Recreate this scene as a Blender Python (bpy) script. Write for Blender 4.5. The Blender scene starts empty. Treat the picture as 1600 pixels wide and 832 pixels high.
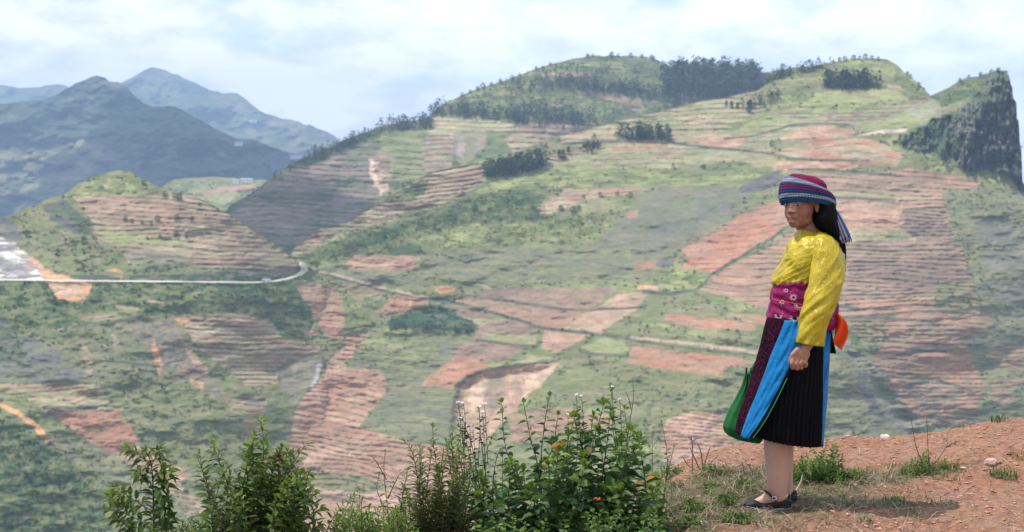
import bpy, bmesh, math, random
import numpy as np
from mathutils import Vector, Matrix, Euler

C = bpy.context.scene.collection
R = math.radians
# ------------------------------------------------------------------ camera
F = 2400.0                      # focal length in photo pixels (photo 1600 wide)
YH = 285.0                      # horizon row in the photo
CAMZ = 1.50
PITCH = math.atan((416 - YH) / F)
cam_d = bpy.data.cameras.new('camera'); cam = bpy.data.objects.new('camera', cam_d); C.objects.link(cam)
cam.location = (0, 0, CAMZ); cam.rotation_euler = (math.pi/2 - PITCH, 0, 0)
cam_d.sensor_width = 36; cam_d.lens = F/1600*36; cam_d.clip_start = 0.1; cam_d.clip_end = 40000
cam_d.dof.use_dof = True; cam_d.dof.focus_distance = 7.0; cam_d.dof.aperture_fstop = 6.3
bpy.context.scene.camera = cam
# ------------------------------------------------------------------ light and sky
SUN_EL, SUN_AZ = R(67), R(266)        # azimuth the light comes from, clockwise from +Y
SUNV = Vector((math.sin(SUN_AZ)*math.cos(SUN_EL), math.cos(SUN_AZ)*math.cos(SUN_EL), math.sin(SUN_EL)))
sd = bpy.data.lights.new('sun', 'SUN'); sd.energy = 4.0; sd.angle = R(0.55); sd.color = (1.0, .93, .82)
sun = bpy.data.objects.new('sun', sd); C.objects.link(sun)
sun.rotation_euler = (-SUNV).to_track_quat('-Z', 'Y').to_euler()
sc = bpy.context.scene
sc.view_settings.view_transform = 'Standard'; sc.view_settings.look = 'None'
sc.view_settings.exposure = 0.18; sc.view_settings.gamma = 1.0
sc.view_settings.use_curve_mapping = False
HAZE_D = 0.000135
try:
    sc.cycles.volume_bounces = 1; sc.cycles.max_bounces = 8; sc.cycles.transparent_max_bounces = 12
except Exception: pass

def nn(nt, t, **kw):
    n = nt.nodes.new(t)
    for k, v in kw.items():
        if k in n.inputs: n.inputs[k].default_value = v
        else: setattr(n, k, v)
    return n
w = bpy.data.worlds.new('World'); sc.world = w; w.use_nodes = True
nt = w.node_tree; nt.nodes.clear()
sky = nn(nt, 'ShaderNodeTexSky'); sky.sky_type = 'NISHITA'; sky.sun_disc = False
sky.sun_elevation = SUN_EL; sky.sun_rotation = SUN_AZ
sky.air_density = 1.0; sky.dust_density = 1.5; sky.altitude = 900
bg1 = nn(nt, 'ShaderNodeBackground', Strength=0.2)
nt.links.new(sky.outputs[0], bg1.inputs[0])
tc = nn(nt, 'ShaderNodeTexCoord')
sep = nn(nt, 'ShaderNodeSeparateXYZ'); nt.links.new(tc.outputs['Generated'], sep.inputs[0])
# cloud sheet: project the direction on a dome so that clouds flatten towards the horizon
mp = nn(nt, 'ShaderNodeMapping'); mp.inputs['Scale'].default_value = (1.0, 1.0, 2.3); mp.inputs['Location'].default_value = (3.1, 0.4, 0.17)
nt.links.new(tc.outputs['Generated'], mp.inputs[0])
n1 = nn(nt, 'ShaderNodeTexNoise', Scale=8.5, Detail=9.0, Roughness=0.55, Distortion=0.25)
nt.links.new(mp.outputs[0], n1.inputs['Vector'])
n2 = nn(nt, 'ShaderNodeTexNoise', Scale=17.0, Detail=7.0, Roughness=0.55, Distortion=0.2)
nt.links.new(mp.outputs[0], n2.inputs['Vector'])
# cover falls off with elevation so the zenith is bluer
el = nn(nt, 'ShaderNodeMapRange'); el.inputs[1].default_value = 0.0; el.inputs[2].default_value = 0.55
el.inputs[3].default_value = 0.09; el.inputs[4].default_value = -0.12
nt.links.new(sep.outputs[2], el.inputs[0])
ad = nn(nt, 'ShaderNodeMath', operation='ADD'); nt.links.new(n1.outputs[0], ad.inputs[0]); nt.links.new(el.outputs[0], ad.inputs[1])
rmp = nn(nt, 'ShaderNodeMapRange'); rmp.interpolation_type = 'SMOOTHSTEP'
rmp.inputs[1].default_value = 0.42; rmp.inputs[2].default_value = 0.56; rmp.inputs[3].default_value = 0.38
nt.links.new(ad.outputs[0], rmp.inputs[0])
cr = nn(nt, 'ShaderNodeValToRGB')
cr.color_ramp.elements[0].position = 0.38; cr.color_ramp.elements[0].color = (0.70, 0.74, 0.86, 1)
cr.color_ramp.elements[1].position = 0.58; cr.color_ramp.elements[1].color = (0.97, 0.98, 1.0, 1)
nt.links.new(n2.outputs[0], cr.inputs[0])
bg2 = nn(nt, 'ShaderNodeBackground', Strength=1.48); nt.links.new(cr.outputs[0], bg2.inputs[0])
mx = nn(nt, 'ShaderNodeMixShader'); nt.links.new(rmp.outputs[0], mx.inputs[0])
nt.links.new(bg1.outputs[0], mx.inputs[1]); nt.links.new(bg2.outputs[0], mx.inputs[2])
wo = nn(nt, 'ShaderNodeOutputWorld'); nt.links.new(mx.outputs[0], wo.inputs[0])

# ------------------------------------------------------------------ helpers
def ray(px, py):
    """world direction through photo pixel, scaled to unit forward distance (numpy friendly)"""
    cx = (px - 800.0)/F; cy = -(py - 416.0)/F
    cp, sp = math.cos(PITCH), math.sin(PITCH)
    fy = cp + cy*sp; fz = -sp + cy*cp
    return cx/fy, fz/fy
def P(px, py, D):
    a, b = ray(px, py)
    return (a*D, D, CAMZ + b*D)
def tag(o, label=None, cat=None, group=None, kind=None):
    if label: o['label'] = label
    if cat: o['category'] = cat
    if group: o['group'] = group
    if kind: o['kind'] = kind
    return o
def link_mesh(name, verts, faces, mat=None, parent=None, smooth=True, cols=None, mats=None, midx=None):
    me = bpy.data.meshes.new(name)
    v = np.asarray(verts, dtype=np.float32).reshape(-1, 3)
    if isinstance(faces, np.ndarray):
        k = faces.shape[1]; nf = len(faces)
        me.vertices.add(len(v)); me.vertices.foreach_set('co', v.ravel())
        me.loops.add(nf*k); me.loops.foreach_set('vertex_index', faces.ravel().astype(np.int32))
        me.polygons.add(nf); me.polygons.foreach_set('loop_start', np.arange(0, nf*k, k, dtype=np.int32))
        me.polygons.foreach_set('loop_total', np.full(nf, k, dtype=np.int32))
    else:
        me.from_pydata([tuple(map(float, p)) for p in v], [], faces)
    me.update(calc_edges=True)
    me.polygons.foreach_set('use_smooth', np.full(len(me.polygons), smooth))
    if midx is not None: me.polygons.foreach_set('material_index', np.asarray(midx, dtype=np.int32))
    if cols is not None:
        a = me.color_attributes.new('albedo', 'FLOAT_COLOR', 'POINT')
        c4 = np.ones((len(v), 4), dtype=np.float32); c4[:, :3] = cols
        a.data.foreach_set('color', c4.ravel())
    for m in (mats or ([mat] if mat else [])): me.materials.append(m)
    o = bpy.data.objects.new(name, me); C.objects.link(o)
    if parent: o.parent = parent
    return o
def empty(name, loc=(0, 0, 0), rz=0):
    o = bpy.data.objects.new(name, None); C.objects.link(o)
    o.location = loc; o.rotation_euler = (0, 0, rz); o.empty_display_size = .2
    return o
def material(name, col=(.5, .5, .5), rough=.8, attr=False, spec=.3, noise=None, bump=None, metal=0, trans=0, sheen=0, coat=0):
    """noise=(scale, amount): albedo variation; bump=(scale, strength, distance)"""
    m = bpy.data.materials.new(name); m.use_nodes = True
    t = m.node_tree; b = t.nodes['Principled BSDF']
    b.inputs['Roughness'].default_value = rough; b.inputs['Metallic'].default_value = metal
    b.inputs['Specular IOR Level'].default_value = spec
    b.inputs['Base Color'].default_value = (*col, 1)
    if sheen: b.inputs['Sheen Weight'].default_value = sheen
    if coat: b.inputs['Coat Weight'].default_value = coat
    src = None
    if attr:
        a = t.nodes.new('ShaderNodeAttribute'); a.attribute_name = 'albedo'; src = a.outputs['Color']
    if noise:
        tx = nn(t, 'ShaderNodeTexCoord')
        n = nn(t, 'ShaderNodeTexNoise', Scale=noise[0], Detail=6.0, Roughness=.62)
        t.links.new(tx.outputs['Object'], n.inputs['Vector'])
        mr = nn(t, 'ShaderNodeMapRange'); mr.inputs[1].default_value = .25; mr.inputs[2].default_value = .75
        mr.inputs[3].default_value = 1-noise[1]; mr.inputs[4].default_value = 1+noise[1]
        t.links.new(n.outputs[0], mr.inputs[0])
        mul = nn(t, 'ShaderNodeMix', data_type='RGBA', blend_type='MULTIPLY'); mul.inputs[0].default_value = 1
        if src: t.links.new(src, mul.inputs[6])
        else: mul.inputs[6].default_value = (*col, 1)
        t.links.new(mr.outputs[0], mul.inputs[7]); src = mul.outputs[2]
    if src: t.links.new(src, b.inputs['Base Color'])
    if bump:
        tx = nn(t, 'ShaderNodeTexCoord')
        n = nn(t, 'ShaderNodeTexNoise', Scale=bump[0], Detail=7.0, Roughness=.65)
        t.links.new(tx.outputs['Object'], n.inputs['Vector'])
        bp = nn(t, 'ShaderNodeBump', Strength=bump[1], Distance=bump[2])
        t.links.new(n.outputs[0], bp.inputs['Height']); t.links.new(bp.outputs[0], b.inputs['Normal'])
    if trans:
        # leaves: let a part of the light through
        out = t.nodes['Material Output']; tr = nn(t, 'ShaderNodeBsdfTranslucent'); ms = nn(t, 'ShaderNodeMixShader')
        ms.inputs[0].default_value = trans
        if src: t.links.new(src, tr.inputs[0])
        else: tr.inputs[0].default_value = (*col, 1)
        t.links.new(b.outputs[0], ms.inputs[1]); t.links.new(tr.outputs[0], ms.inputs[2]); t.links.new(ms.outputs[0], out.inputs[0])
    return m

# numpy value noise
_T = np.random.RandomState(7).rand(256, 256).astype(np.float32)
def vnoise(x, y, seed=0):
    x = np.asarray(x, dtype=np.float32) + seed*17.37; y = np.asarray(y, dtype=np.float32) + seed*9.71
    xi = np.floor(x).astype(np.int32); yi = np.floor(y).astype(np.int32)
    fx = x - xi; fy = y - yi; fx = fx*fx*(3-2*fx); fy = fy*fy*(3-2*fy)
    a = _T[xi & 255, yi & 255]; b = _T[(xi+1) & 255, yi & 255]; c = _T[xi & 255, (yi+1) & 255]; d = _T[(xi+1) & 255, (yi+1) & 255]
    return (a*(1-fx)+b*fx)*(1-fy) + (c*(1-fx)+d*fx)*fy
def fbm(x, y, octv=4, seed=0, gain=.5):
    s = 0; a = 1; t = 0
    for i in range(octv):
        s = s + a*vnoise(x*2**i, y*2**i, seed+i*3); t += a; a *= gain
    return s/t                                   # 0..1
def sstep(a, b, x):
    t = np.clip((x-a)/(b-a), 0, 1); return t*t*(3-2*t)
def curve(pts, x):
    xs = [p[0] for p in pts]; ys = [p[1] for p in pts]
    return np.interp(x, xs, ys)
# ------------------------------------------------------------------ the far land
# Every hillside is a real slope: a plane of given steepness with relief and terrace steps on it.
def plane_depth(y, Db, s, yb=832.0):
    """distance at which the ray of row y meets a slope of steepness s that passes distance Db at row yb"""
    return Db*(s + (yb-YH)/F)/(s + (y-YH)/F)

class Land:
    def __init__(self, x0, x1, nx, top, ybot, ny, seed=1, rag=1.5):
        self.xs = np.linspace(x0, x1, nx, dtype=np.float32)
        yt = curve(top, self.xs)
        yt = yt + (fbm(self.xs/9, self.xs*0+seed, 3, seed)-.5)*2*rag
        t = np.linspace(0, 1, ny, dtype=np.float32)
        yb = ybot if not isinstance(ybot, list) else curve(ybot, self.xs)
        self.X = np.repeat(self.xs[None, :], ny, 0)
        self.Y = np.maximum(yt[None, :], (yt.min() + (yb - yt.min())*t[:, None]).astype(np.float32)) + np.linspace(0, .01, ny, dtype=np.float32)[:, None]
        self.yt = yt; self.ny, self.nx = ny, nx
        self.col = np.zeros((ny, nx, 3), dtype=np.float32)
        self.step = np.zeros((ny, nx), dtype=np.float32)    # terrace displacement in rows
        self.green = np.zeros((ny, nx), dtype=np.float32)   # where scrub can stand
        X, Y = self.X, self.Y
        self.wx = X + (fbm(X/14, Y/9, 3, seed+50)-.5)*9; self.wy = Y + (fbm(X/18, Y/8, 3, seed+60)-.5)*5
        self.seed = seed
    def fill(self, c1, c2, sx=26, sy=7, c3=None):
        n = sstep(.35, .65, fbm(self.X/sx, self.Y/sy, 5, self.seed+1, .6))[..., None]
        self.col[:] = np.array(c1)*(1-n) + np.array(c2)*n
        if c3 is not None:
            n3 = sstep(.55, .72, fbm(self.X/(sx*1.7), self.Y/(sy*2.2), 5, self.seed+9, .6))[..., None]
            self.col[:] = self.col*(1-n3) + np.array(c3)*n3
        self.green[:] = 1
    def mask(self, poly, soft=0, warp=1.0, pad=6):
        px = np.array([p[0] for p in poly], float); py = np.array([p[1] for p in poly], float)
        c0 = np.searchsorted(self.xs, px.min()-pad-soft*3); c1 = np.searchsorted(self.xs, px.max()+pad+soft*3)
        rows = np.where((self.Y.max(1) > py.min()-pad-soft*3) & (self.Y.min(1) < py.max()+pad+soft*3))[0]
        if c1 <= c0 or len(rows) == 0: return None
        r0, r1 = rows[0], rows[-1]+1
        sl = (slice(r0, r1), slice(c0, c1))
        X = self.X[sl] + (self.wx[sl]-self.X[sl])*warp; Y = self.Y[sl] + (self.wy[sl]-self.Y[sl])*warp
        ins = np.zeros(X.shape, bool); n = len(px)
        dist = np.full(X.shape, 1e9, np.float32)
        for i in range(n):
            x1, y1, x2, y2 = px[i], py[i], px[(i+1) % n], py[(i+1) % n]
            if y1 != y2:
                cnd = ((y1 > Y) != (y2 > Y)) & (X < (x2-x1)*(Y-y1)/(y2-y1) + x1)
                ins ^= cnd
            L = (x2-x1)**2 + (y2-y1)**2 + 1e-9
            t = np.clip(((X-x1)*(x2-x1)+(Y-y1)*(y2-y1))/L, 0, 1)
            dist = np.minimum(dist, np.hypot(X-(x1+t*(x2-x1)), Y-(y1+t*(y2-y1))))
        s = np.where(ins, dist, -dist)
        return sl, (sstep(-max(soft, .8), max(soft, .8), s)).astype(np.float32), X, Y
    def paint(self, poly, c, c2=None, a=1.0, soft=1.6, warp=1.35, lines=None, nsc=(22, 6), green=None, step=None):
        """lines=(spacing, slope, width, strength, colour)"""
        r = self.mask(poly, soft, warp)
        if r is None: return
        sl, m, X, Y = r; X = self.X[sl]; Y = self.Y[sl]
        seed = self.seed + int(poly[0][0]) % 23
        base = np.array(c, dtype=np.float32)*np.ones(X.shape+(1,), np.float32)
        if c2 is not None:
            n = sstep(.38, .62, fbm(X/nsc[0], Y/nsc[1], 4, seed, .6))[..., None]
            base = base*(1-n) + np.array(c2)*n
        base = base*(.90+.2*fbm(X/5, Y/2.2, 3, seed+4, .7))[..., None]
        if lines:
            sp, slp, wd, st = lines[:4]; lc = np.array(lines[4] if len(lines) > 4 else (.13, .12, .09))
            wob = (fbm(X/150, Y/60, 2, seed+2)-.5)*sp*3.2 + (fbm(X/60, Y/30, 2, seed+5)-.5)*sp*.45
            ph = (Y - slp*(X-800) + wob)/sp
            fr = ph - np.floor(ph)
            idn = np.floor(ph)
            wv = wd*.8*(.4+1.0*vnoise(X/38, idn*3.7, seed))
            ln = sstep(0, .10, fr)*(1-sstep(wv, wv+.16, fr))
            brk = sstep(.28, .56, fbm(X/55, idn*1.7+.5, 2, seed+8))
            tone = .86+.28*vnoise(X/60, idn*5.3, seed+3)      # each terrace a little different
            base = base*tone[..., None]
            L = (ln*brk*st*(.30+.75*vnoise(idn*2.3+X/300, idn*0+seed, seed)))[..., None]
            base = base*(1-L) + lc*L
            f = 1-fr                                         # rises up the slope
            stp = np.clip(f/(1-wd), 0, 1) - f
            self.step[sl] = self.step[sl]*(1-m) + m*stp*sp*(.75 if step is None else step)
        A = (m*a)[..., None]
        self.col[sl] = self.col[sl]*(1-A) + base*A
        g = 0 if green is None else green
        self.green[sl] = self.green[sl]*(1-m) + m*g
    def strip(self, pts, wd, c, a=1.0, warp=.6, green=0):
        pts = [tuple(p) for p in pts]
        w0, w1 = (wd, wd) if not isinstance(wd, tuple) else wd
        up = []; dn = []
        n = len(pts)
        for i, p in enumerate(pts):
            q0 = pts[max(0, i-1)]; q1 = pts[min(n-1, i+1)]
            dx, dy = q1[0]-q0[0], q1[1]-q0[1]; L = math.hypot(dx, dy) or 1
            ww = (w0 + (w1-w0)*i/(n-1))/2
            up.append((p[0]-dy/L*ww, p[1]+dx/L*ww)); dn.append((p[0]+dy/L*ww, p[1]-dx/L*ww))
        self.paint(up+dn[::-1], c, a=a, warp=warp, green=green)
    def finish(self, mott=.18, veg=.5, vegc=(.13, .16, .075)):
        X, Y = self.X, self.Y
        n = fbm(X/15, Y/3.2, 5, self.seed+70, .65); self.col *= (1+(n-.5)*2*mott*1.6)[..., None]
        n = fbm(X/60, Y/22, 4, self.seed+71); self.col *= (1+(n-.5)*mott*1.6)[..., None]
        k = (veg*sstep(.54, .68, fbm(X/20, Y/5.5, 5, self.seed+72, .62)))[..., None]
        self.col = self.col*(1-k) + np.array(vegc)*(.8+.4*fbm(X/6, Y/3, 3, 5))[..., None]*k
        k = (.30*sstep(.58, .70, fbm(X/26, Y/7, 5, self.seed+75, .62)))[..., None]
        self.col = self.col*(1-k) + np.array((.30, .23, .165))*k
    def build(self, name, D, mat, relief=((150, 60, .012), (40, 16, .004), (9, 4, .0012)), rough=None, back=(.04, .12, .3), label=None):
        X, Y = self.X, self.Y
        for i, (sx, sy, am) in enumerate(relief):
            k = 1 if (rough is None or i == 0) else rough
            D = D*(1 + (fbm(X/sx, Y/sy, 3, self.seed+20+i)-.5)*2*am*k)
        gY = np.gradient(Y, axis=0); Dn = np.where(gY > .2, np.gradient(D, axis=0)/np.maximum(gY, .2), 0)     # dD/drow (negative upwards)
        D = D + np.clip(-Dn, 0, 8)*self.step
        self.D = D
        a, b = ray(X, Y)
        V = np.stack([a*D, D, CAMZ + b*D], -1)
        self.V = V
        top = V[0]; rows = []
        for k in back[::-1]:
            q = top.copy(); f = 1+k
            q[:, 0] *= f; q[:, 1] *= f; q[:, 2] = top[:, 2] - (k*top[:, 1])*.35 - k*60
            rows.append(q)
        Vf = np.concatenate([np.array(rows), V], 0)
        nb = len(back); ny = self.ny+nb; nx = self.nx
        cols = np.concatenate([np.repeat(self.col[:1], nb, 0), self.col], 0)
        idx = np.arange(ny*nx).reshape(ny, nx)
        f = np.stack([idx[1:, :-1], idx[1:, 1:], idx[:-1, 1:], idx[:-1, :-1]], -1).reshape(-1, 4)
        o = link_mesh(name, Vf.reshape(-1, 3), f, mat, cols=cols.reshape(-1, 3))
        tag(o, kind='structure', label=label)
        return o
    def at(self, x, y):
        """point of this slope seen at photo pixel x, y"""
        i = int(np.clip(np.searchsorted(self.xs, x), 0, self.nx-1)); col = self.Y[:, i]
        j = int(np.clip(np.searchsorted(col, y), 0, self.ny-1))
        return P(x, float(col[j]), float(self.D[j, i]))
    def depth(self, x, y):
        i = int(np.clip(np.searchsorted(self.xs, x), 0, self.nx-1))
        j = int(np.clip(np.searchsorted(self.Y[:, i], y), 0, self.ny-1)); return float(self.D[j, i])

M_LAND = material('hillside', attr=True, rough=.95, spec=.1, noise=(.35, .16), bump=(.5, .6, 1.2))
G0 = (.08, .105, .045); G1 = (.15, .172, .07); G2 = (.21, .205, .11); G3 = (.26, .285, .115); GD = (.04, .07, .035); GB = (.062, .10, .042)
GG = (.165, .17, .11)
S0 = (.36, .215, .145); S1 = (.29, .20, .14); SR = (.38, .185, .115); SO = (.62, .33, .16); SP = (.225, .155, .12); SL = (.44, .285, .20)
TN = (.36, .29, .185); TG = (.28, .27, .14); RK = (.13, .125, .125); RL = (.24, .225, .22); WH = (.72, .68, .62); PK = (.44, .32, .24)

# ---- farthest range
L1 = Land(-1000, 760, 760, [(-1000, 190), (-700, 150), (-400, 170), (-200, 140), (0, 133), (30, 138), (60, 136), (88, 131), (105, 134), (130, 150), (188, 129), (205, 122), (215, 117), (224, 111), (232, 106), (240, 104), (250, 108), (262, 112), (280, 119), (300, 128), (320, 137), (330, 142), (345, 145), (370, 146), (378, 150), (390, 160), (405, 172), (420, 180), (440, 185), (455, 187), (470, 193), (490, 198), (510, 205), (525, 214), (532, 222), (560, 245), (760, 275)], 420, 260, seed=3, rag=2.2)
L1.fill(G0, G1, 20, 7, G2)
for pts in ([(262, 112), (330, 150), (350, 180), (300, 175)], [(372, 146), (420, 185), (430, 205), (390, 190)]):
    L1.paint(pts, GD, GB, a=.8, soft=5)
D = plane_depth(L1.Y, 2500, .22)
L1.finish(.5, .5, (.06, .09, .05)); D = D*6300/np.median(D)
L1.build('distant_mountains', D, M_LAND, relief=((120, 60, .07), (34, 20, .035), (10, 6, .009)))
# ---- shaded blue mountain on the left
L2 = Land(-1000, 560, 1000, [(-1000, 150), (-700, 230), (-420, 210), (-100, 170), (0, 163), (30, 160), (60, 157), (90, 148), (105, 138), (120, 130), (135, 125), (143, 121), (152, 118), (158, 121), (165, 123), (170, 127), (185, 129), (198, 137), (212, 152), (225, 162), (240, 167), (262, 166), (275, 168), (290, 175), (310, 186), (330, 198), (350, 208), (370, 216), (400, 220), (430, 232), (455, 240), (470, 245), (500, 262), (560, 290)], 470, 420, seed=5, rag=2.0)
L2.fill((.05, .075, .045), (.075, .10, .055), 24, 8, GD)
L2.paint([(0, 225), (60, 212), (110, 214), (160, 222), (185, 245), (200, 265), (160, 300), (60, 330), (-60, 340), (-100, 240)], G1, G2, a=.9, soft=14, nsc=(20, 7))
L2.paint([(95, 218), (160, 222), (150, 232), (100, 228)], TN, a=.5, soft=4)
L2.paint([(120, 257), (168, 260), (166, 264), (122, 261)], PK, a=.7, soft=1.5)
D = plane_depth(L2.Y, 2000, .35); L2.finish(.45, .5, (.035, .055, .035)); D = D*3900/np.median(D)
D = D*(1+.05*np.sin(L2.X/60))
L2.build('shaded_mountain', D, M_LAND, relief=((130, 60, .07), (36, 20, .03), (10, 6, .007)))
# ---- small lit spur with a field between the two hills
L3 = Land(180, 560, 340, [(180, 330), (240, 300), (255, 290), (270, 282), (290, 278), (340, 277), (380, 280), (420, 282), (440, 284), (500, 300), (560, 330)], 480, 200, seed=7, rag=1.2)
L3.fill(G1, G2, 18, 5, G3)
L3.paint([(312, 298), (350, 292), (398, 288), (402, 294), (370, 300), (330, 303), (318, 305)], SL, S0, warp=.4)
L3.paint([(320, 305), (372, 300), (362, 315), (350, 320), (325, 314)], TG, G3, warp=.4)
D = plane_depth(L3.Y, 1500, .4); L3.finish(.2, .3); D = D*2100/np.median(D)
L3.build('valley_spur', D, M_LAND)

# ---- rear hill with the woods
T4 = [(300, 380), (350, 332), (362, 320), (380, 310), (400, 297), (420, 282), (440, 266), (460, 255), (480, 244), (500, 235), (530, 222), (540, 218), (560, 211), (575, 206), (590, 199), (600, 196), (640, 190), (672, 182), (690, 164), (720, 150), (750, 138), (780, 129), (800, 122), (830, 110), (860, 101), (900, 92), (920, 88), (960, 87), (1000, 88), (1020, 91), (1035, 98), (1050, 104), (1080, 106), (1130, 108), (1190, 114), (1250, 104), (1300, 110), (1400, 130)]
L4 = Land(300, 1400, 1250, T4, 470, 400, seed=11)
L4.fill(G0, G1, 24, 6, G2)
def K(L, pts, *a, **k): L.paint(pts, *a, **k)
K(L4, [(400, 300), (480, 245), (560, 222), (600, 225), (590, 300), (600, 320), (520, 360), (455, 400), (380, 400), (340, 350)], (.24, .19, .15), (.13, .14, .085), a=.95, soft=6, lines=(8.5, .03, .3, .5, (.09, .10, .065)), nsc=(40, 14))
K(L4, [(440, 262), (560, 212), (600, 196), (600, 208), (545, 232), (480, 262)], GD, GB, soft=3, green=1)
K(L4, [(590, 225), (665, 215), (668, 250), (665, 275), (600, 290), (595, 250)], G1, TG, a=.9, soft=2, lines=(9, .02, .3, .6))
K(L4, [(598, 210), (670, 205), (650, 215), (590, 232), (592, 222)], G3, G1, a=.8, soft=3)
K(L4, [(590, 243), (604, 240), (612, 262), (606, 300), (592, 302), (580, 262), (578, 248)], PK, SP, a=.9, soft=2)
K(L4, [(578, 248), (585, 250), (590, 280), (600, 300), (596, 306), (583, 290)], (.60, .42, .30), a=.9, soft=1.5)
K(L4, [(672, 182), (740, 182), (830, 200), (830, 225), (790, 222), (760, 206), (720, 204), (700, 212), (668, 208)], TN, TG, lines=(7.5, -.04, .28, .75), nsc=(50, 9))
K(L4, [(665, 212), (708, 206), (712, 240), (705, 262), (665, 268), (660, 240)], S1, TN, lines=(7.5, .0, .36, .8))
K(L4, [(708, 208), (760, 206), (758, 225), (735, 250), (722, 262), (712, 240)], (.24, .20, .18), G2, soft=2)
K(L4, [(716, 210), (728, 222), (725, 250), (717, 240)], (.38, .29, .24), a=.8, soft=2)
K(L4, [(710, 262), (760, 252), (760, 262), (700, 272)], G3, G1, soft=1)
K(L4, [(660, 278), (700, 270), (753, 268), (753, 290), (720, 310), (660, 330), (600, 345), (595, 320)], S0, S1, lines=(7.8, -.04, .36, .85), nsc=(40, 9))
K(L4, [(760, 206), (832, 205), (835, 235), (800, 245), (765, 250)], G1, GB, a=.8, soft=2)
K(L4, [(815, 190), (900, 190), (960, 200), (930, 212), (860, 224), (800, 240), (790, 220)], TN, S1, a=.95, lines=(8, .03, .34, .85))
# upper hill: light fields
for q in ([(845, 113), (930, 112), (925, 120), (850, 121)], [(885, 142), (960, 146), (1005, 158), (1010, 172), (990, 176), (960, 158), (920, 150)], [(855, 160), (885, 162), (882, 168), (858, 168)], [(1060, 146), (1100, 146), (1100, 152), (1062, 152)]):
    K(L4, q, S1, TN, a=.85, soft=1)
for q in ([(880, 95), (960, 92), (985, 105), (985, 114), (890, 110)], [(820, 145), (900, 148), (960, 165), (940, 185), (900, 160), (830, 160)], [(675, 160), (760, 140), (750, 158), (700, 162)]):
    K(L4, q, G3, G1, a=.75, soft=3, lines=(7, .03, .2, .5), green=.6)
D = plane_depth(L4.Y, 1080, .52)
D = D*(1+.07*np.sin((L4.X-350)/150)**2)
L4.finish(.22, .4); L4.build('wooded_hill', D, M_LAND)
# ---- the great field-covered slope of the right side
T5 = [(400, 500), (440, 430), (455, 395), (465, 382), (480, 371), (500, 358), (540, 348), (600, 315), (612, 305), (640, 292), (662, 278), (680, 268), (710, 262), (755, 252), (800, 243), (830, 230), (870, 214), (930, 199), (990, 183), (1050, 169), (1100, 158), (1140, 151), (1180, 143), (1205, 128), (1235, 112), (1270, 104), (1300, 97), (1330, 92), (1360, 91), (1385, 93), (1400, 100), (1412, 112), (1425, 122), (1440, 135), (1450, 146), (1455, 150), (1462, 146), (1480, 138), (1497, 128), (1510, 121), (1528, 120), (1535, 116), (1548, 113), (1558, 110), (1569, 111), (1573, 116), (1577, 119), (1579, 132), (1582, 137), (1583, 154), (1588, 160), (1589, 186), (1592, 190), (1593.5, 226), (1596, 232), (1597, 262), (1594.9, 268), (1598, 285), (1602, 292), (1640, 300), (1760, 330), (1900, 350)]
L5 = Land(400, 1900, 1400, T5, 900, 820, seed=13, rag=1.1)
L6 = Land(-900, 540, 1240, [(-900, 240), (-500, 330), (-300, 345), (-60, 335), (0, 345), (20, 336), (40, 326), (60, 320), (75, 311), (92, 306), (100, 305), (110, 296), (125, 286), (150, 276), (175, 268), (187, 266), (200, 268), (225, 281), (245, 291), (262, 297), (300, 305), (320, 315), (350, 330), (362, 338), (385, 353), (400, 363), (420, 375), (440, 388), (452, 400), (465, 410), (480, 416), (490, 422), (520, 440), (540, 520)], 900, 560, seed=17, rag=1.2)
L6.fill(G1, G2, 28, 6, GG); _base = L6.col.copy()
DL = (.07, .075, .055)          # weedy terrace banks
HG = (.085, .095, .07)          # hedge lines
L5.fill(G1, G2, 30, 6, G3)
k5 = L5.paint
ln = lambda sp=7.0, sl=0., w=.34, st=.8, c=DL: (sp, sl, w, st, c)
# broad scrub zones
k5([(560, 370), (700, 300), (860, 290), (980, 330), (1020, 380), (900, 440), (760, 440), (620, 430)], G1, G2, a=.8, soft=12, nsc=(26, 7), green=1)
k5([(690, 305), (760, 290), (850, 300), (860, 345), (800, 350), (700, 350), (620, 352)], GB, G1, a=.9, soft=6, nsc=(22, 8), green=1)
k5([(640, 368), (720, 350), (860, 345), (980, 350), (900, 385), (760, 390), (660, 380)], G3, G1, a=.85, soft=6, nsc=(18, 5), green=1)
k5([(640, 400), (820, 385), (1020, 380), (1060, 400), (1000, 440), (900, 445), (760, 445), (660, 430)], GG, G2, a=.95, soft=8, nsc=(26, 5), green=.35)
k5([(960, 350), (1010, 300), (1100, 290), (1170, 300), (1140, 350), (1060, 385), (1000, 400), (930, 380)], GG, (.175, .165, .12), a=.9, soft=8, nsc=(16, 5), green=.3)
for q in ([(1010, 372), (1040, 350), (1080, 330), (1130, 312), (1150, 320), (1100, 350), (1040, 380)], [(1070, 310), (1120, 292), (1150, 300), (1100, 320)]):
    k5(q, (.15, .15, .135), GG, a=.7, soft=4, nsc=(7, 3))
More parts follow.
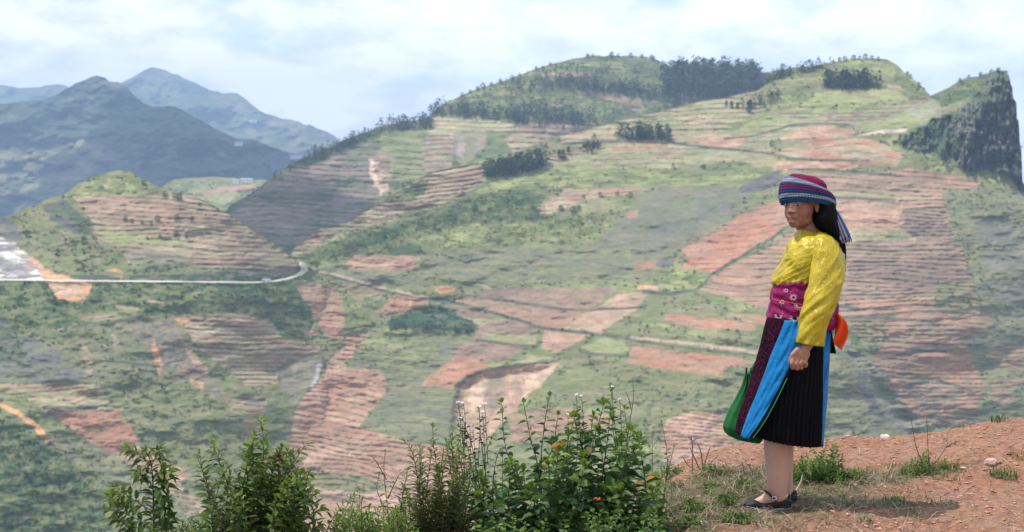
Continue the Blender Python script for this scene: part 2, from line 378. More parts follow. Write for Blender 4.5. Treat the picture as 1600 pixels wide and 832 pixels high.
# upper slope
k5([(880, 222), (870, 214), (930, 199), (990, 183), (1050, 169), (1140, 151), (1175, 150), (1200, 172), (1165, 195), (1110, 214), (1060, 222), (950, 224)], TN, TG, lines=ln(7.6, -.03, .24, .8), nsc=(50, 9))
k5([(800, 262), (860, 255), (935, 228), (960, 222), (1060, 220), (1110, 214), (1200, 176), (1260, 168), (1330, 190), (1300, 200), (1200, 222), (1210, 262), (1100, 268), (1000, 262), (890, 268), (820, 290)], TG, (.30, .28, .165), lines=ln(9, -.03, .16, .7), nsc=(60, 10))
k5([(1120, 205), (1180, 178), (1300, 168), (1290, 182), (1200, 198), (1150, 212)], G3, G1, a=.8, soft=2, green=.3)
k5([(845, 250), (880, 237), (930, 230), (890, 245), (860, 258)], TN, S1, lines=ln(6))
k5([(965, 225), (1035, 224), (1052, 231), (990, 239), (950, 235)], S0, TN)
k5([(1075, 222), (1110, 214), (1165, 211), (1178, 219), (1150, 231), (1100, 229)], S0, SL)
k5([(1025, 236), (1060, 232), (1080, 242), (1050, 250), (1010, 246)], TN, S1, a=.8)
k5([(1180, 212), (1205, 206), (1200, 214)], SL)
k5([(830, 268), (900, 262), (1000, 268), (1130, 262), (1200, 262), (1195, 276), (1100, 290), (960, 292), (860, 292), (800, 296)], G3, G1, a=.85, soft=3, lines=ln(9, -.04, .16, .5, GB), green=.5)
k5([(1060, 255), (1150, 252), (1180, 262), (1120, 272), (1060, 268)], GB, G1, a=.7, soft=3, green=1)
k5([(740, 300), (772, 288), (795, 284), (800, 292), (770, 300), (750, 304)], G3, a=.9, soft=1)
k5([(840, 325), (870, 307), (887, 293), (940, 294), (990, 290), (1015, 297), (975, 307), (920, 310), (900, 320), (850, 340)], TN, S0, lines=ln(7, -.02, .26, .8))
k5([(905, 318), (975, 312), (975, 330), (905, 333)], TG, G2)
k5([(973, 336), (996, 326), (1000, 338), (985, 342)], S0, a=.8)
# terraces on the left shoulder
k5([(612, 306), (662, 279), (680, 266), (755, 256), (758, 288), (720, 302), (690, 322), (640, 332), (610, 347), (560, 357), (520, 362), (470, 398), (456, 398), (465, 382), (500, 360), (540, 348), (600, 315)], S1, TN, lines=ln(7.6, -.06, .38, .9), nsc=(50, 9))
k5([(612, 306), (640, 292), (668, 280), (664, 300), (650, 312), (610, 314)], GB, G1, soft=2, green=1)
k5([(455, 398), (468, 383), (500, 372), (560, 360), (540, 368), (490, 388), (465, 402)], PK, TN, a=.6, soft=2, lines=ln(6, -.1, .3, .6))
k5([(458, 404), (478, 397), (520, 380), (560, 364), (640, 352), (700, 330), (690, 350), (620, 372), (600, 386), (540, 398), (500, 408), (475, 408)], GB, G1, soft=2, nsc=(14, 6), green=1)
k5([(570, 397), (640, 380), (660, 386), (665, 400), (600, 398)], GB, GD, a=.8, soft=2, green=1)
# fields around the gully head
k5([(555, 399), (604, 399), (656, 402), (650, 412), (640, 426), (600, 424), (534, 418)], S0, SL, warp=.5, nsc=(40, 5), lines=(6.5, .02, .18, .35, (.30, .19, .14)))
k5([(485, 420), (520, 418), (600, 424), (680, 432), (640, 452), (600, 455), (540, 438)], G2, GG, soft=2)
k5([(515, 441), (598, 450), (604, 458), (590, 466), (560, 470), (532, 455)], TG, S1, a=.9, lines=ln(6, .06, .25, .5, G2))
k5([(592, 492), (600, 472), (636, 457), (675, 466), (640, 490), (605, 493)], SR, S0, a=.9, soft=1.5)
k5([(612, 478), (640, 466), (660, 464), (640, 478), (620, 484)], SL, SO, a=.8, soft=1.5)
k5([(677, 449), (708, 448), (712, 457), (684, 459)], SR, SO)
k5([(725, 446), (760, 442), (770, 452), (720, 456)], PK, GG, a=.6)
for L in (L5, L6):
    L.paint([(465, 448), (480, 443), (500, 444), (520, 449), (534, 463), (538, 490), (537, 528), (512, 530), (495, 505), (485, 480), (470, 462)], S0, S1, warp=.5, lines=ln(12, .08, .2, .6, SP), nsc=(14, 20))
    L.paint([(469, 512), (494, 514), (500, 524), (478, 527)], S1, SL)
    L.paint([(540, 528), (576, 516), (572, 530), (556, 545), (548, 560), (520, 580), (530, 572), (590, 575), (605, 595), (600, 615), (560, 668), (640, 690), (700, 700), (735, 720), (700, 780), (560, 800), (500, 780), (470, 765), (455, 720), (452, 680), (460, 640), (485, 605), (512, 570), (524, 545)], S0, SL, warp=.6, nsc=(40, 12), lines=(8.6, .13, .36, .62, (.20, .155, .11)))
    L.paint([(470, 640), (510, 600), (550, 590), (520, 650), (500, 690), (470, 690)], S0, SR, a=.5, soft=4)
    L.paint([(436, 578), (455, 565), (492, 560), (508, 560), (500, 585), (478, 610), (462, 628), (440, 612)], (.27, .23, .175), (.20, .18, .14), a=.8, soft=4)
    L.strip([(436, 600), (437, 576), (458, 566), (480, 562), (507, 558)], 5, (.12, .11, .08), a=.8)
    L.strip([(540, 540), (520, 552), (508, 562), (500, 590), (480, 612)], 6, (.13, .15, .10), green=1)
    L.strip([(500, 568), (494, 590), (486, 606)], (8, 5), (.40, .38, .36))
    L.paint([(428, 610), (448, 620), (458, 640), (445, 690), (440, 740), (422, 760), (418, 690)], G1, GD, a=.45, soft=10, nsc=(7, 9), green=1)
    L.paint([(478, 735), (540, 742), (620, 762), (560, 772), (500, 768), (480, 755)], G2, G1, a=.9, soft=3, green=.6)
    L.strip([(470, 762), (520, 768), (570, 776), (640, 785), (700, 792)], 6, PK)
    L.strip([(500, 774), (530, 779), (570, 786)], 4, (.12, .11, .10))
    L.paint([(470, 780), (560, 785), (620, 792), (800, 800), (800, 900), (440, 900), (450, 800)], S0, SL, a=.95, soft=2)
k5([(560, 545), (640, 520), (700, 530), (730, 535), (712, 556), (690, 575), (660, 602), (708, 608), (712, 640), (706, 690), (640, 685), (566, 668), (605, 615), (606, 595), (590, 575), (545, 575)], G2, GG, a=.95, soft=4, nsc=(50, 6), green=.4, lines=ln(5, .05, .25, .25, G0))
k5([(575, 530), (640, 528), (680, 545), (640, 575), (600, 580), (560, 560)], G3, G1, a=.55, soft=8, green=.5)
# centre fields
k5([(730, 462), (780, 450), (860, 450), (958, 449), (945, 470), (915, 486), (863, 482), (789, 470)], SP, S1, nsc=(60, 12))
k5([(694, 469), (731, 462), (789, 470), (863, 482), (912, 486), (885, 512), (850, 512), (768, 487)], S0, S1, nsc=(60, 12))
k5([(948, 455), (975, 448), (960, 466), (940, 474)], G2)
k5([(945, 474), (962, 460), (1015, 458), (995, 483), (937, 521), (880, 513), (912, 491)], SL, TN, nsc=(40, 14), warp=.5)
k5([(605, 503), (622, 492), (650, 482), (700, 474), (745, 500), (746, 512), (735, 520), (700, 519), (650, 512), (610, 515)], GB, (.05, .10, .06), soft=1.5, nsc=(14, 7), green=1.6)
k5([(690, 474), (725, 480), (768, 490), (846, 515), (832, 538), (790, 536), (742, 528), (748, 508), (720, 496)], SP, TG, nsc=(60, 14))
k5([(851, 516), (927, 522), (873, 552), (844, 543)], S0, SL, warp=.4)
k5([(905, 541), (950, 527), (972, 532), (984, 548), (950, 555), (908, 548)], TG, G3)
k5([(795, 566), (838, 546), (868, 553), (858, 562), (806, 574)], TG, G1)
k5([(710, 549), (731, 533), (826, 541), (789, 566), (747, 562), (714, 561)], SP, S1, warp=.5)
k5([(657, 603), (673, 586), (714, 556), (747, 563), (772, 574), (727, 588), (708, 608)], S0, SR, warp=.4)
k5([(714, 607), (731, 590), (764, 579), (871, 566), (863, 582), (830, 611), (797, 648), (760, 690), (730, 720), (718, 677), (706, 644)], (.46, .31, .21), (.34, .23, .165), soft=2.5, nsc=(10, 14))
k5([(740, 600), (765, 592), (755, 625), (735, 650), (730, 620)], (.62, .44, .31), a=.8, soft=3)
k5([(820, 590), (868, 570), (850, 598), (815, 622)], (.62, .44, .31), a=.8, soft=3)
k5([(755, 600), (775, 585), (790, 600), (778, 640), (765, 650)], (.22, .18, .14), a=.7, soft=5)
L5.strip([(704, 680), (708, 640), (716, 606), (733, 588), (764, 576), (820, 570), (872, 564)], (8, 3), (.11, .11, .08), a=.85)
k5([(797, 650), (860, 635), (950, 648), (965, 664), (880, 676), (800, 690)], S0, S1)
L5.strip([(690, 468), (768, 488), (850, 513), (933, 523), (995, 529)], 4.5, HG, green=1)
L5.strip([(690, 473), (731, 462), (789, 470), (863, 482), (912, 486), (1011, 479)], 4, HG, green=1)
L5.strip([(846, 516), (838, 540), (800, 563), (790, 574)], 7, G1, green=1)
L5.strip([(937, 522), (905, 540), (873, 555)], 8, G1, green=1)
L5.strip([(742, 530), (790, 538), (832, 541)], 3, HG)
L5.strip([(905, 550), (950, 556), (1000, 560)], 5, HG, green=1)
L5.strip([(485, 424), (540, 437), (600, 455), (650, 463), (690, 470)], 5, HG)
L5.strip([(485, 421), (540, 434), (600, 451), (640, 460), (670, 466)], 3, PK)
L5.strip([(985, 527), (1060, 535), (1120, 542), (1180, 550), (1260, 555)], (4, 7), PK)
L5.strip([(985, 532), (1060, 542), (1120, 549), (1180, 556)], 3, HG)
k5([(1000, 562), (1130, 590), (1250, 580), (1250, 640), (1150, 650), (1000, 640), (880, 635), (850, 610), (900, 560)], G1, G2, a=.9, soft=6, nsc=(30, 6), green=.5)
k5([(987, 541), (1060, 549), (1160, 561), (1178, 568), (1131, 574), (1129, 590), (1060, 580), (979, 568)], S0, SR, warp=.4, nsc=(60, 8))
k5([(1044, 491), (1110, 496), (1180, 508), (1180, 517), (1094, 514), (1036, 501)], SR, S0, warp=.5)
k5([(1130, 493), (1180, 490), (1200, 500), (1200, 510), (1150, 500)], SR, SL, a=.8)
k5([(995, 446), (1028, 447), (1030, 453), (1000, 452)], SL, SO)
k5([(1040, 655), (1075, 642), (1150, 650), (1200, 690), (1140, 720), (1040, 730), (1030, 690)], S0, SL, lines=(7.2, .06, .36, .7, (.2, .16, .13)), nsc=(40, 12))
# right-hand soil slope
k5([(1240, 306), (1197, 320), (1155, 335), (1117, 362), (1077, 382), (1064, 392), (1080, 402), (1058, 420), (1112, 427), (1150, 405), (1200, 376), (1245, 345)], SR, S0, nsc=(70, 12), lines=(10, -.1, .2, .25, (.32, .2, .16)))
k5([(985, 415), (1020, 408), (1026, 418), (1004, 423)], SR, a=.7)
k5([(1035, 432), (1105, 429), (1100, 448), (1060, 456), (1030, 450)], G3, G1, green=.8)
k5([(1097, 452), (1132, 422), (1200, 386), (1250, 352), (1320, 352), (1330, 500), (1250, 498), (1180, 478), (1110, 456)], S0, S1, lines=ln(9, .03, .24, .75), nsc=(60, 10))
k5([(1215, 218), (1260, 198), (1290, 196), (1312, 200), (1345, 208), (1280, 216)], S0, SL, warp=.5)
k5([(1200, 244), (1240, 226), (1310, 209), (1350, 216), (1380, 226), (1412, 246), (1400, 260), (1310, 251), (1230, 246)], SR, TN, nsc=(36, 8), lines=ln(11, .03, .16, .7))
k5([(1205, 250), (1330, 253), (1352, 259), (1320, 266), (1240, 268), (1210, 264)], SR, SL, a=.95)
k5([(1230, 270), (1340, 273), (1420, 262), (1500, 276), (1540, 285), (1500, 305), (1290, 300), (1250, 282)], S0, S1, lines=ln(8, .03, .24, .7))
k5([(1290, 292), (1400, 290), (1470, 300), (1490, 360), (1505, 400), (1525, 440), (1530, 480), (1515, 520), (1545, 560), (1535, 610), (1525, 665), (1430, 660), (1385, 600), (1355, 545), (1320, 510), (1300, 490)], S1, S0, lines=ln(7.6, .02, .34, .85), nsc=(60, 12))
k5([(1390, 330), (1470, 325), (1500, 400), (1520, 440), (1420, 450), (1330, 440), (1320, 380), (1420, 378)], SP, S1, lines=ln(7, .03, .40, .8), nsc=(60, 12))
k5([(1296, 297), (1400, 304), (1470, 312), (1380, 313), (1296, 308)], TG, TN, warp=.6)
k5([(1296, 316), (1400, 310), (1410, 320), (1412, 352), (1350, 356), (1296, 352)], S0, SL, warp=.5, lines=ln(14, .03, .16, .6))
k5([(1296, 358), (1410, 359), (1440, 378), (1296, 377)], TN, TG, lines=ln(9, .02, .14, .5))
k5([(1410, 555), (1480, 560), (1530, 580), (1500, 600), (1420, 580), (1395, 570)], SR, S0, a=.6, soft=3)
k5([(1460, 440), (1515, 445), (1520, 480), (1490, 500), (1460, 480)], G2, G1, a=.8, soft=4, green=.8)
k5([(1475, 296), (1600, 296), (1950, 340), (1950, 760), (1520, 700), (1535, 600), (1500, 520), (1528, 480), (1505, 400), (1485, 360)], G2, GG, soft=6, nsc=(18, 6), green=.8)
for q in ([(1520, 340), (1580, 345), (1590, 385), (1540, 380)], [(1530, 390), (1600, 400), (1600, 430), (1540, 420)], [(1560, 440), (1600, 445), (1600, 480), (1560, 470)]):
    k5(q, (.19, .185, .16), (.15, .15, .13), a=.6, soft=5, nsc=(8, 4))
for q in ([(1500, 492), (1540, 490), (1550, 510), (1530, 530), (1500, 525)], [(1545, 545), (1600, 540), (1600, 575), (1555, 575)], [(1535, 595), (1600, 592), (1600, 604), (1540, 602)], [(1550, 610), (1585, 605), (1580, 635), (1555, 630)]):
    k5(q, S0, S1, a=.75, soft=3, lines=ln(7, .02, .3, .7))
k5([(1290, 545), (1330, 560), (1380, 640), (1420, 700), (1420, 760), (1180, 760), (1180, 700), (1280, 690)], G2, GG, soft=5, nsc=(30, 5), green=.5)
L5.strip([(1290, 515), (1330, 550), (1370, 590), (1400, 640), (1440, 690), (1470, 740)], (18, 46), (.215, .205, .175), a=.7)
k5([(1320, 500), (1390, 505), (1385, 545), (1360, 560), (1330, 540)], GB, G2, a=.7, soft=4, nsc=(10, 7), green=1)
for q in ([(1335, 600), (1352, 598), (1375, 640), (1390, 655), (1370, 650), (1350, 625)], [(1025, 418), (1030, 406), (1046, 401), (1056, 404), (1050, 414), (1034, 420)], [(1155, 300), (1160, 290), (1190, 275), (1222, 262), (1222, 285), (1190, 300)]):
    k5(q, (.09, .09, .10), RK, a=.95, soft=1.5, nsc=(7, 4))
L5.strip([(1250, 340), (1200, 376), (1150, 406), (1110, 431), (1090, 452), (1050, 460), (1005, 456)], (4, 6), HG, green=1)
L5.strip([(1040, 222), (1100, 230), (1190, 238), (1240, 248), (1325, 252), (1360, 251)], 3.4, DL, green=.5)
L5.strip([(880, 224), (960, 222), (1040, 224)], 3, DL)
L5.strip([(1130, 218), (1180, 212), (1240, 196), (1290, 193), (1330, 196)], 2.8, DL)
L5.strip([(1230, 264), (1300, 266), (1350, 270), (1400, 274)], 4, HG, green=.8)
L5.strip([(1300, 309), (1360, 311), (1400, 313)], 3.4, HG)
L5.strip([(1300, 478), (1345, 484)], 5, HG); L5.strip([(1310, 497), (1390, 497), (1460, 503), (1475, 500)], 4, HG)
L5.strip([(1400, 555), (1450, 548), (1480, 550)], 5, HG)
L5.strip([(1340, 585), (1420, 585), (1470, 595), (1520, 612)], (5, 4), HG, green=1)
for x, y, l in [(1410, 608, 60), (1430, 622, 60), (1440, 635, 60), (1450, 650, 80), (1400, 596, 50), (1460, 665, 70)]:
    L5.strip([(x, y), (x+l*.5, y+4), (x+l, y-1)], 5, (.12, .12, .09), warp=1.2)
k5([(1200, 172), (1300, 180), (1390, 166), (1452, 152), (1400, 185), (1320, 193), (1230, 184)], TG, SP, lines=ln(6.5, -.03, .3, .8))
k5([(1265, 150), (1300, 142), (1370, 138), (1430, 142), (1420, 158), (1300, 162)], G3, TG, a=.9, soft=1.5)
k5([(1290, 110), (1340, 100), (1395, 102), (1420, 125), (1380, 135), (1300, 110)], G3, G1, a=.7, soft=4, green=.4)
k5([(1400, 108), (1450, 148), (1425, 160), (1400, 140)], G1, G0, a=.8, soft=3, green=1)
k5([(1385, 132), (1410, 134), (1416, 141), (1390, 142)], TN, S1, a=.9)
k5([(1390, 182), (1430, 168), (1480, 145), (1520, 130), (1500, 160), (1440, 190), (1380, 195)], (.34, .31, .27), G3, a=.75, soft=3, nsc=(26, 5))
k5([(1350, 195), (1400, 186), (1460, 180), (1420, 202), (1345, 206)], G3, TG, a=.8, soft=2)
k5([(1340, 212), (1380, 203), (1420, 201), (1415, 206), (1370, 211)], (.58, .48, .38), warp=.4)
CRAG = [(1590, 60), (1640, 60), (1640, 330), (1592, 296), (1570, 270), (1540, 266), (1512, 267), (1490, 250), (1445, 238), (1398, 228), (1410, 212), (1432, 200), (1460, 185), (1500, 172), (1518, 150), (1545, 125), (1556, 104)]
k5([(1460, 150), (1500, 128), (1556, 108), (1575, 110), (1580, 135), (1540, 140), (1500, 160), (1470, 170)], G1, GB, soft=3, green=.8)
r = L5.mask(CRAG, soft=4, warp=1.2)
sl, m, _, _ = r
X = L5.X[sl]; Y = L5.Y[sl]
rock = np.array((.135, .135, .13))*(.7+.6*fbm(X/5, Y/16, 5, 4, .65))[..., None]
veg = np.array((.075, .11, .05))*(.8+.5*fbm(X/6, Y/4, 3, 8))[..., None]
left = sstep(1530, 1420, X)
vm = sstep(.53, .63, fbm(X/13, Y/11, 5, 6, .6)+.22*left+.07+.06*sstep(160, 120, Y)-.02)[..., None]
rock = rock*(1-vm) + veg*vm
L5.col[sl] = L5.col[sl]*(1-m[..., None]) + rock*m[..., None]
D = plane_depth(L5.Y, 800, .56)
# cliff: the depth stays near that of its foot
cm = L5.mask([(1560, 60), (1660, 60), (1660, 330), (1592, 300), (1565, 272), (1520, 266), (1490, 250), (1500, 185), (1525, 150)], soft=22, warp=.5)
cD = D[cm[0]]; foot = plane_depth(np.full_like(cD, 272.), 800, .56)
D[cm[0]] = cD*(1-.8*cm[1]) + foot*.8*cm[1]
rr = r[1]*((fbm(X/12, Y/18, 5, 31, .6)-.5)*.045 + (np.abs(fbm(X/7, Y/26, 4, 35, .6)-.5)-.1)*-.05)
D[sl] = D[sl]*(1+rr)
# landslide bowl and gully
def dent(L, D, pts, soft, amt):
    q = L.mask(pts, soft=soft, warp=.6)
    if q: D[q[0]] = D[q[0]]*(1+amt*q[1])
dent(L5, D, [(718, 607), (735, 592), (768, 581), (865, 570), (830, 608), (797, 645), (740, 690), (712, 660)], 10, .013)
dent(L5, D, [(1300, 520), (1400, 620), (1450, 700), (1420, 700), (1360, 620)], 14, .012)
# broad swell of the hill, valleys towards the gully
D5 = D*(1+.035*np.sin((L5.X-470)/165.)*sstep(300, 600, L5.Y)+.03*np.sin((L5.X-900)/200.+L5.Y/160))
rel5 = ((170, 60, .012), (48, 16, .0045), (9, 4, .0013))
L5.finish(.2, .42); L5.build('field_slope', D5, M_LAND, relief=rel5)

# ---- left-hand slope with the small terraced hill and the road
L6.green[:] = 1
keep = L6.col.copy(); gk = L6.green.copy()
L6b = L6
_c, _s = L6.col.copy(), L6.step.copy()
painted = np.abs(L6.col-_base).sum(2) > 1e-5
L6.fill(G1, G2, 28, 6, GG)
f_col, f_g = L6.col.copy(), L6.green.copy()
k6 = L6.paint
k6([(-900, 320), (20, 336), (75, 311), (115, 300), (150, 360), (190, 390), (215, 430), (100, 436), (60, 402), (30, 372), (-900, 370)], G2, G1, soft=3, nsc=(18, 6), green=1)
k6([(92, 310), (110, 296), (150, 276), (187, 264), (225, 280), (265, 298), (240, 305), (160, 306), (110, 312)], G3, G1, soft=2, nsc=(16, 6), green=1)
k6([(112, 308), (240, 303), (300, 306), (350, 330), (400, 365), (440, 390), (466, 415), (430, 424), (340, 426), (200, 414), (190, 388), (150, 372), (140, 340)], S1, TN, lines=ln(7.4, .05, .36, .9), nsc=(60, 8))
k6([(118, 310), (240, 312), (300, 330), (330, 350), (260, 350), (160, 345)], S1, S0, a=.55, soft=4, lines=ln(8, .07, .34, .9))
k6([(150, 358), (200, 364), (280, 376), (300, 384), (200, 386), (156, 374)], TG, G3, a=.85, soft=1)
k6([(195, 392), (270, 394), (300, 410), (280, 425), (210, 420)], (.27, .24, .19), GG, a=.8, soft=3, lines=ln(8, .02, .2, .6))
k6([(200, 404), (300, 416), (370, 420), (340, 428), (210, 428)], G2, G1, a=.8, soft=2, green=.7)
k6([(360, 345), (380, 352), (395, 362), (385, 362), (368, 354)], TG, G3, a=.9)
k6([(140, 385), (185, 385), (192, 402), (180, 408), (150, 395)], GB, G1, a=.7, soft=2, green=1)
k6([(66, 322), (100, 314), (120, 330), (145, 348), (150, 375), (112, 362), (78, 345)], (.085, .09, .095), GB, a=.9, soft=3, nsc=(7, 5), green=.8)
k6([(-60, 340), (12, 338), (30, 362), (35, 375), (-60, 372)], (.085, .09, .095), RK, a=.9, soft=3, nsc=(8, 4))
k6([(-130, 390), (-90, 372), (-40, 378), (0, 372), (20, 380), (46, 400), (62, 420), (84, 438), (-190, 438), (-160, 410)], WH, RL, soft=2, nsc=(20, 5))
k6([(-20, 398), (30, 412), (60, 434), (30, 434), (-20, 412)], RK, RL, a=.8, soft=2, nsc=(20, 4))
k6([(12, 392), (40, 396), (60, 404), (66, 420), (50, 418), (30, 402)], (.40, .24, .20), RL, a=.8, soft=2)
k6([(48, 402), (62, 406), (70, 420), (90, 430), (118, 436), (145, 442), (145, 452), (132, 464), (128, 472), (108, 470), (92, 468), (80, 456), (72, 440), (64, 428)], SO, SL, soft=1.2, nsc=(12, 8))
k6([(80, 440), (125, 442), (130, 458), (110, 468), (92, 464)], (.56, .42, .33), a=.6, soft=3)
k6([(160, 424), (178, 420), (190, 424), (198, 438), (166, 438)], SO, G2, a=.85, soft=2)
k6([(205, 431), (300, 428), (350, 424), (400, 418), (440, 424), (452, 430), (440, 437), (390, 439), (205, 438)], (.12, .115, .095), GD, a=.95, soft=1.5, nsc=(12, 4), green=.5)
k6([(110, 430), (160, 429), (190, 433), (190, 438), (120, 436)], HG, a=.9)
k6([(405, 400), (440, 396), (458, 412), (462, 426), (430, 434), (410, 420)], (.25, .21, .16), G2, a=.8, soft=3, green=.4)
k6([(-900, 442), (60, 442), (150, 444), (480, 442), (470, 462), (500, 505), (470, 528), (400, 520), (330, 490), (200, 492), (140, 512), (-900, 516)], G1, GB, soft=3, nsc=(18, 6), green=1.4)
k6([(78, 441), (118, 440), (146, 443), (146, 454), (134, 466), (126, 473), (108, 471), (92, 469), (82, 457), (74, 446)], SO, SL, soft=1.5, nsc=(12, 8))
k6([(86, 444), (122, 445), (124, 458), (106, 467), (94, 462)], (.50, .36, .26), a=.7, soft=3)
k6([(120, 492), (200, 484), (215, 490), (180, 500), (130, 503)], S1, TG, a=.8, lines=ln(7, -.1, .2, .6))
L6.strip([(110, 512), (160, 508), (200, 500), (226, 493)], (4, 6), HG)
L6.strip([(180, 478), (215, 484)], 5, SL, a=.7); L6.strip([(228, 470), (258, 475)], 5, SL, a=.6)
k6([(-900, 520), (40, 524), (100, 550), (130, 590), (120, 600), (20, 602), (-900, 600)], (.15, .15, .155), GG, a=.85, soft=5, nsc=(14, 5), green=.4)
k6([(-40, 498), (14, 500), (40, 540), (36, 575), (0, 560), (-40, 550)], RK, GB, a=.8, soft=3, nsc=(7, 6), green=.6)
k6([(120, 540), (210, 520), (240, 560), (270, 600), (180, 600), (130, 590)], G2, GG, a=.8, soft=4, green=.5)
k6([(280, 497), (360, 489), (420, 500), (446, 530), (500, 540), (508, 558), (440, 572), (436, 604), (384, 604), (352, 574), (310, 544), (290, 515)], S1, TN, lines=ln(7.2, .03, .38, .85), nsc=(40, 10))
k6([(262, 492), (292, 498), (310, 512), (282, 510)], SL, SO, a=.7, soft=1.5)
k6([(205, 512), (240, 500), (272, 500), (300, 556), (350, 612), (372, 636), (330, 622), (286, 600), (240, 566)], (.14, .145, .135), S1, a=.75, soft=5, nsc=(6, 4))
k6([(238, 530), (248, 545), (256, 575), (250, 590), (238, 560)], SL, SO, a=.8, soft=2)
k6([(278, 520), (300, 548), (330, 585), (318, 585), (290, 552)], SL, S0, a=.8, soft=2); k6([(294, 590), (318, 598), (316, 612), (300, 606)], SO, a=.8, soft=2)
k6([(116, 524), (128, 530), (140, 552), (146, 584), (136, 584), (128, 556)], SL, G2, a=.8, soft=1.5)
k6([(172, 520), (184, 526), (190, 545), (180, 545)], PK, a=.6, soft=2)
k6([(360, 600), (436, 604), (434, 622), (370, 622)], G2, a=.8, soft=2, green=.6)
k6([(362, 622), (434, 624), (432, 700), (372, 684), (350, 640)], S1, TG, a=.85, soft=2, lines=ln(10, .02, .2, .6))
L6.strip([(370, 623), (400, 626), (436, 624)], 5, (.10, .10, .09))
L6.strip([(165, 565), (220, 569), (250, 572)], 4, HG)
k6([(-240, 600), (150, 600), (190, 612), (150, 622), (-260, 618)], TG, S1, lines=ln(9, 0, .3, .7))
k6([(45, 622), (150, 620), (196, 634), (190, 642), (70, 642)], TG, TN, lines=ln(9, 0, .3, .8))
L6.strip([(66, 637), (110, 639), (152, 637)], 6, (.08, .08, .075))
k6([(75, 644), (185, 641), (205, 668), (218, 692), (176, 712), (112, 672)], S0, SR, warp=.5, lines=(11, 0, .14, .7, DL))
k6([(176, 712), (222, 694), (262, 722), (300, 742), (276, 752), (330, 800), (290, 806), (268, 770), (236, 740)], S0, PK, a=.9, lines=ln(8, .05, .28, .7))
L6.strip([(0, 632), (24, 644), (52, 662), (64, 676), (74, 690)], (7, 11), SO)
k6([(-900, 640), (10, 648), (60, 684), (110, 722), (150, 772), (185, 840), (185, 900), (-900, 900)], GB, G1, soft=8, nsc=(13, 10), green=2)
k6([(150, 604), (300, 595), (372, 650), (404, 745), (330, 735), (232, 690), (200, 640)], G1, G2, a=.8, soft=6, green=1)
k6([(60, 690), (120, 720), (170, 780), (240, 850), (330, 860), (300, 770), (180, 710), (100, 680)], G2, GG, a=.6, soft=8, green=1)
# put back what the first pass painted for both slopes
pm = painted[..., None]
L6.col[:] = np.where(pm, _c, L6.col); L6.step[:] = np.where(painted, _s, L6.step); L6.green[:] = np.where(painted, gk*0, L6.green)
off = 1 - .05*sstep(515, 330, L6.X) + .03*sstep(500, 540, L6.X)
D6 = plane_depth(L6.Y, 800, .56)*(1+.035*np.sin((L6.X-470)/165.)*sstep(300, 600, L6.Y)+.03*np.sin((L6.X-900)/200.+L6.Y/160))*off
D6 = D6*np.where(L6.X > 520, 1+.002*(L6.X-520)/20, 1)
L6.finish(.24, .42); L6.build('terraced_hill', D6, M_LAND, relief=rel5)
# ---- road cut into the left slope
def ribbon(name, L, cl, widths, mat, lift=.9975, kind='structure'):
    n = 160; t = np.linspace(0, 1, len(cl)); tt = np.linspace(0, 1, n)
    x = np.interp(tt, t, [p[0] for p in cl]); y = np.interp(tt, t, [p[1] for p in cl]); w = np.interp(tt, t, widths)
    V = []
    for i in range(n):
        q0 = max(0, i-1); q1 = min(n-1, i+1); dx, dy = x[q1]-x[q0], y[q1]-y[q0]; l = math.hypot(dx, dy) or 1
        for s in (-.5, -.17, .17, .5):
            xx = x[i]-dy/l*w[i]*s; yy = y[i]+dx/l*w[i]*s
            V.append(P(xx, yy, L.depth(xx, yy)*lift))
    f = [(a*4+k, a*4+k+1, a*4+k+5, a*4+k+4) for a in range(n-1) for k in range(3)]
    return tag(link_mesh(name, V, f, mat), kind=kind)
M_ROAD = material('road_gravel', (.70, .66, .58), .95, noise=(.4, .1))
ribbon('road', L6, [(-880, 436), (-280, 437.5), (-140, 437), (0, 437), (160, 439.3), (300, 440.5), (400, 441.5), (428, 439.5), (448, 436), (462, 431.5), (471, 427), (476, 421), (474, 415), (468, 412)], [2.1, 2.1, 2.1, 2.1, 2.1, 2.0, 1.8, 2.3, 3, 4.5, 7, 11, 9, 5], M_ROAD)
# small van on the road (photo 407..424, 434..441)
def car(x, y, L):
    p = L.at(x, y); D = p[1]*.994; c = P(x, y, D); r = empty('van', (c[0], c[1], c[2]+.1), R(2))
    tag(r, 'tiny white van driving on the pale valley road', 'van')
    def bxm(x0, x1, y0, y1, z0, z1, tp=0):
        return [(x0, y0, z0), (x1, y0, z0), (x1, y1, z0), (x0, y1, z0), (x0+tp, y0+.12, z1), (x1-tp, y0+.12, z1), (x1-tp, y1-.12, z1), (x0+tp, y1-.12, z1)]
    ff = [(0, 3, 2, 1), (4, 5, 6, 7), (0, 1, 5, 4), (1, 2, 6, 5), (2, 3, 7, 6), (3, 0, 4, 7)]
    link_mesh('body', bxm(-2.6, 2.6, -.95, .95, .35, 1.25, .1), ff, material('van_paint', (.7, .72, .75), .4), r, smooth=False)
    link_mesh('cabin', bxm(-2.3, 1.7, -.85, .85, 1.25, 2.1, .35), ff, material('van_glass', (.25, .32, .4), .2), r, smooth=False)
    tyre = material('tyre', (.03, .03, .03), .8)
    for wx in (-1.7, 1.7):
        for wy in (-.9, .9):
            v = []; f = []
            for k in range(12):
                a = k*math.pi/6; v += [(wx+.36*math.cos(a), wy-.1, .36+.36*math.sin(a)), (wx+.36*math.cos(a), wy+.1, .36+.36*math.sin(a))]
                k2 = (k+1) % 12; f.append((2*k, 2*k+1, 2*k2+1, 2*k2))
            f.append(tuple(range(0, 24, 2))); f.append(tuple(range(23, 0, -2)))
            link_mesh('wheel', v, f, tyre, r)
car(416, 439.5, L6)
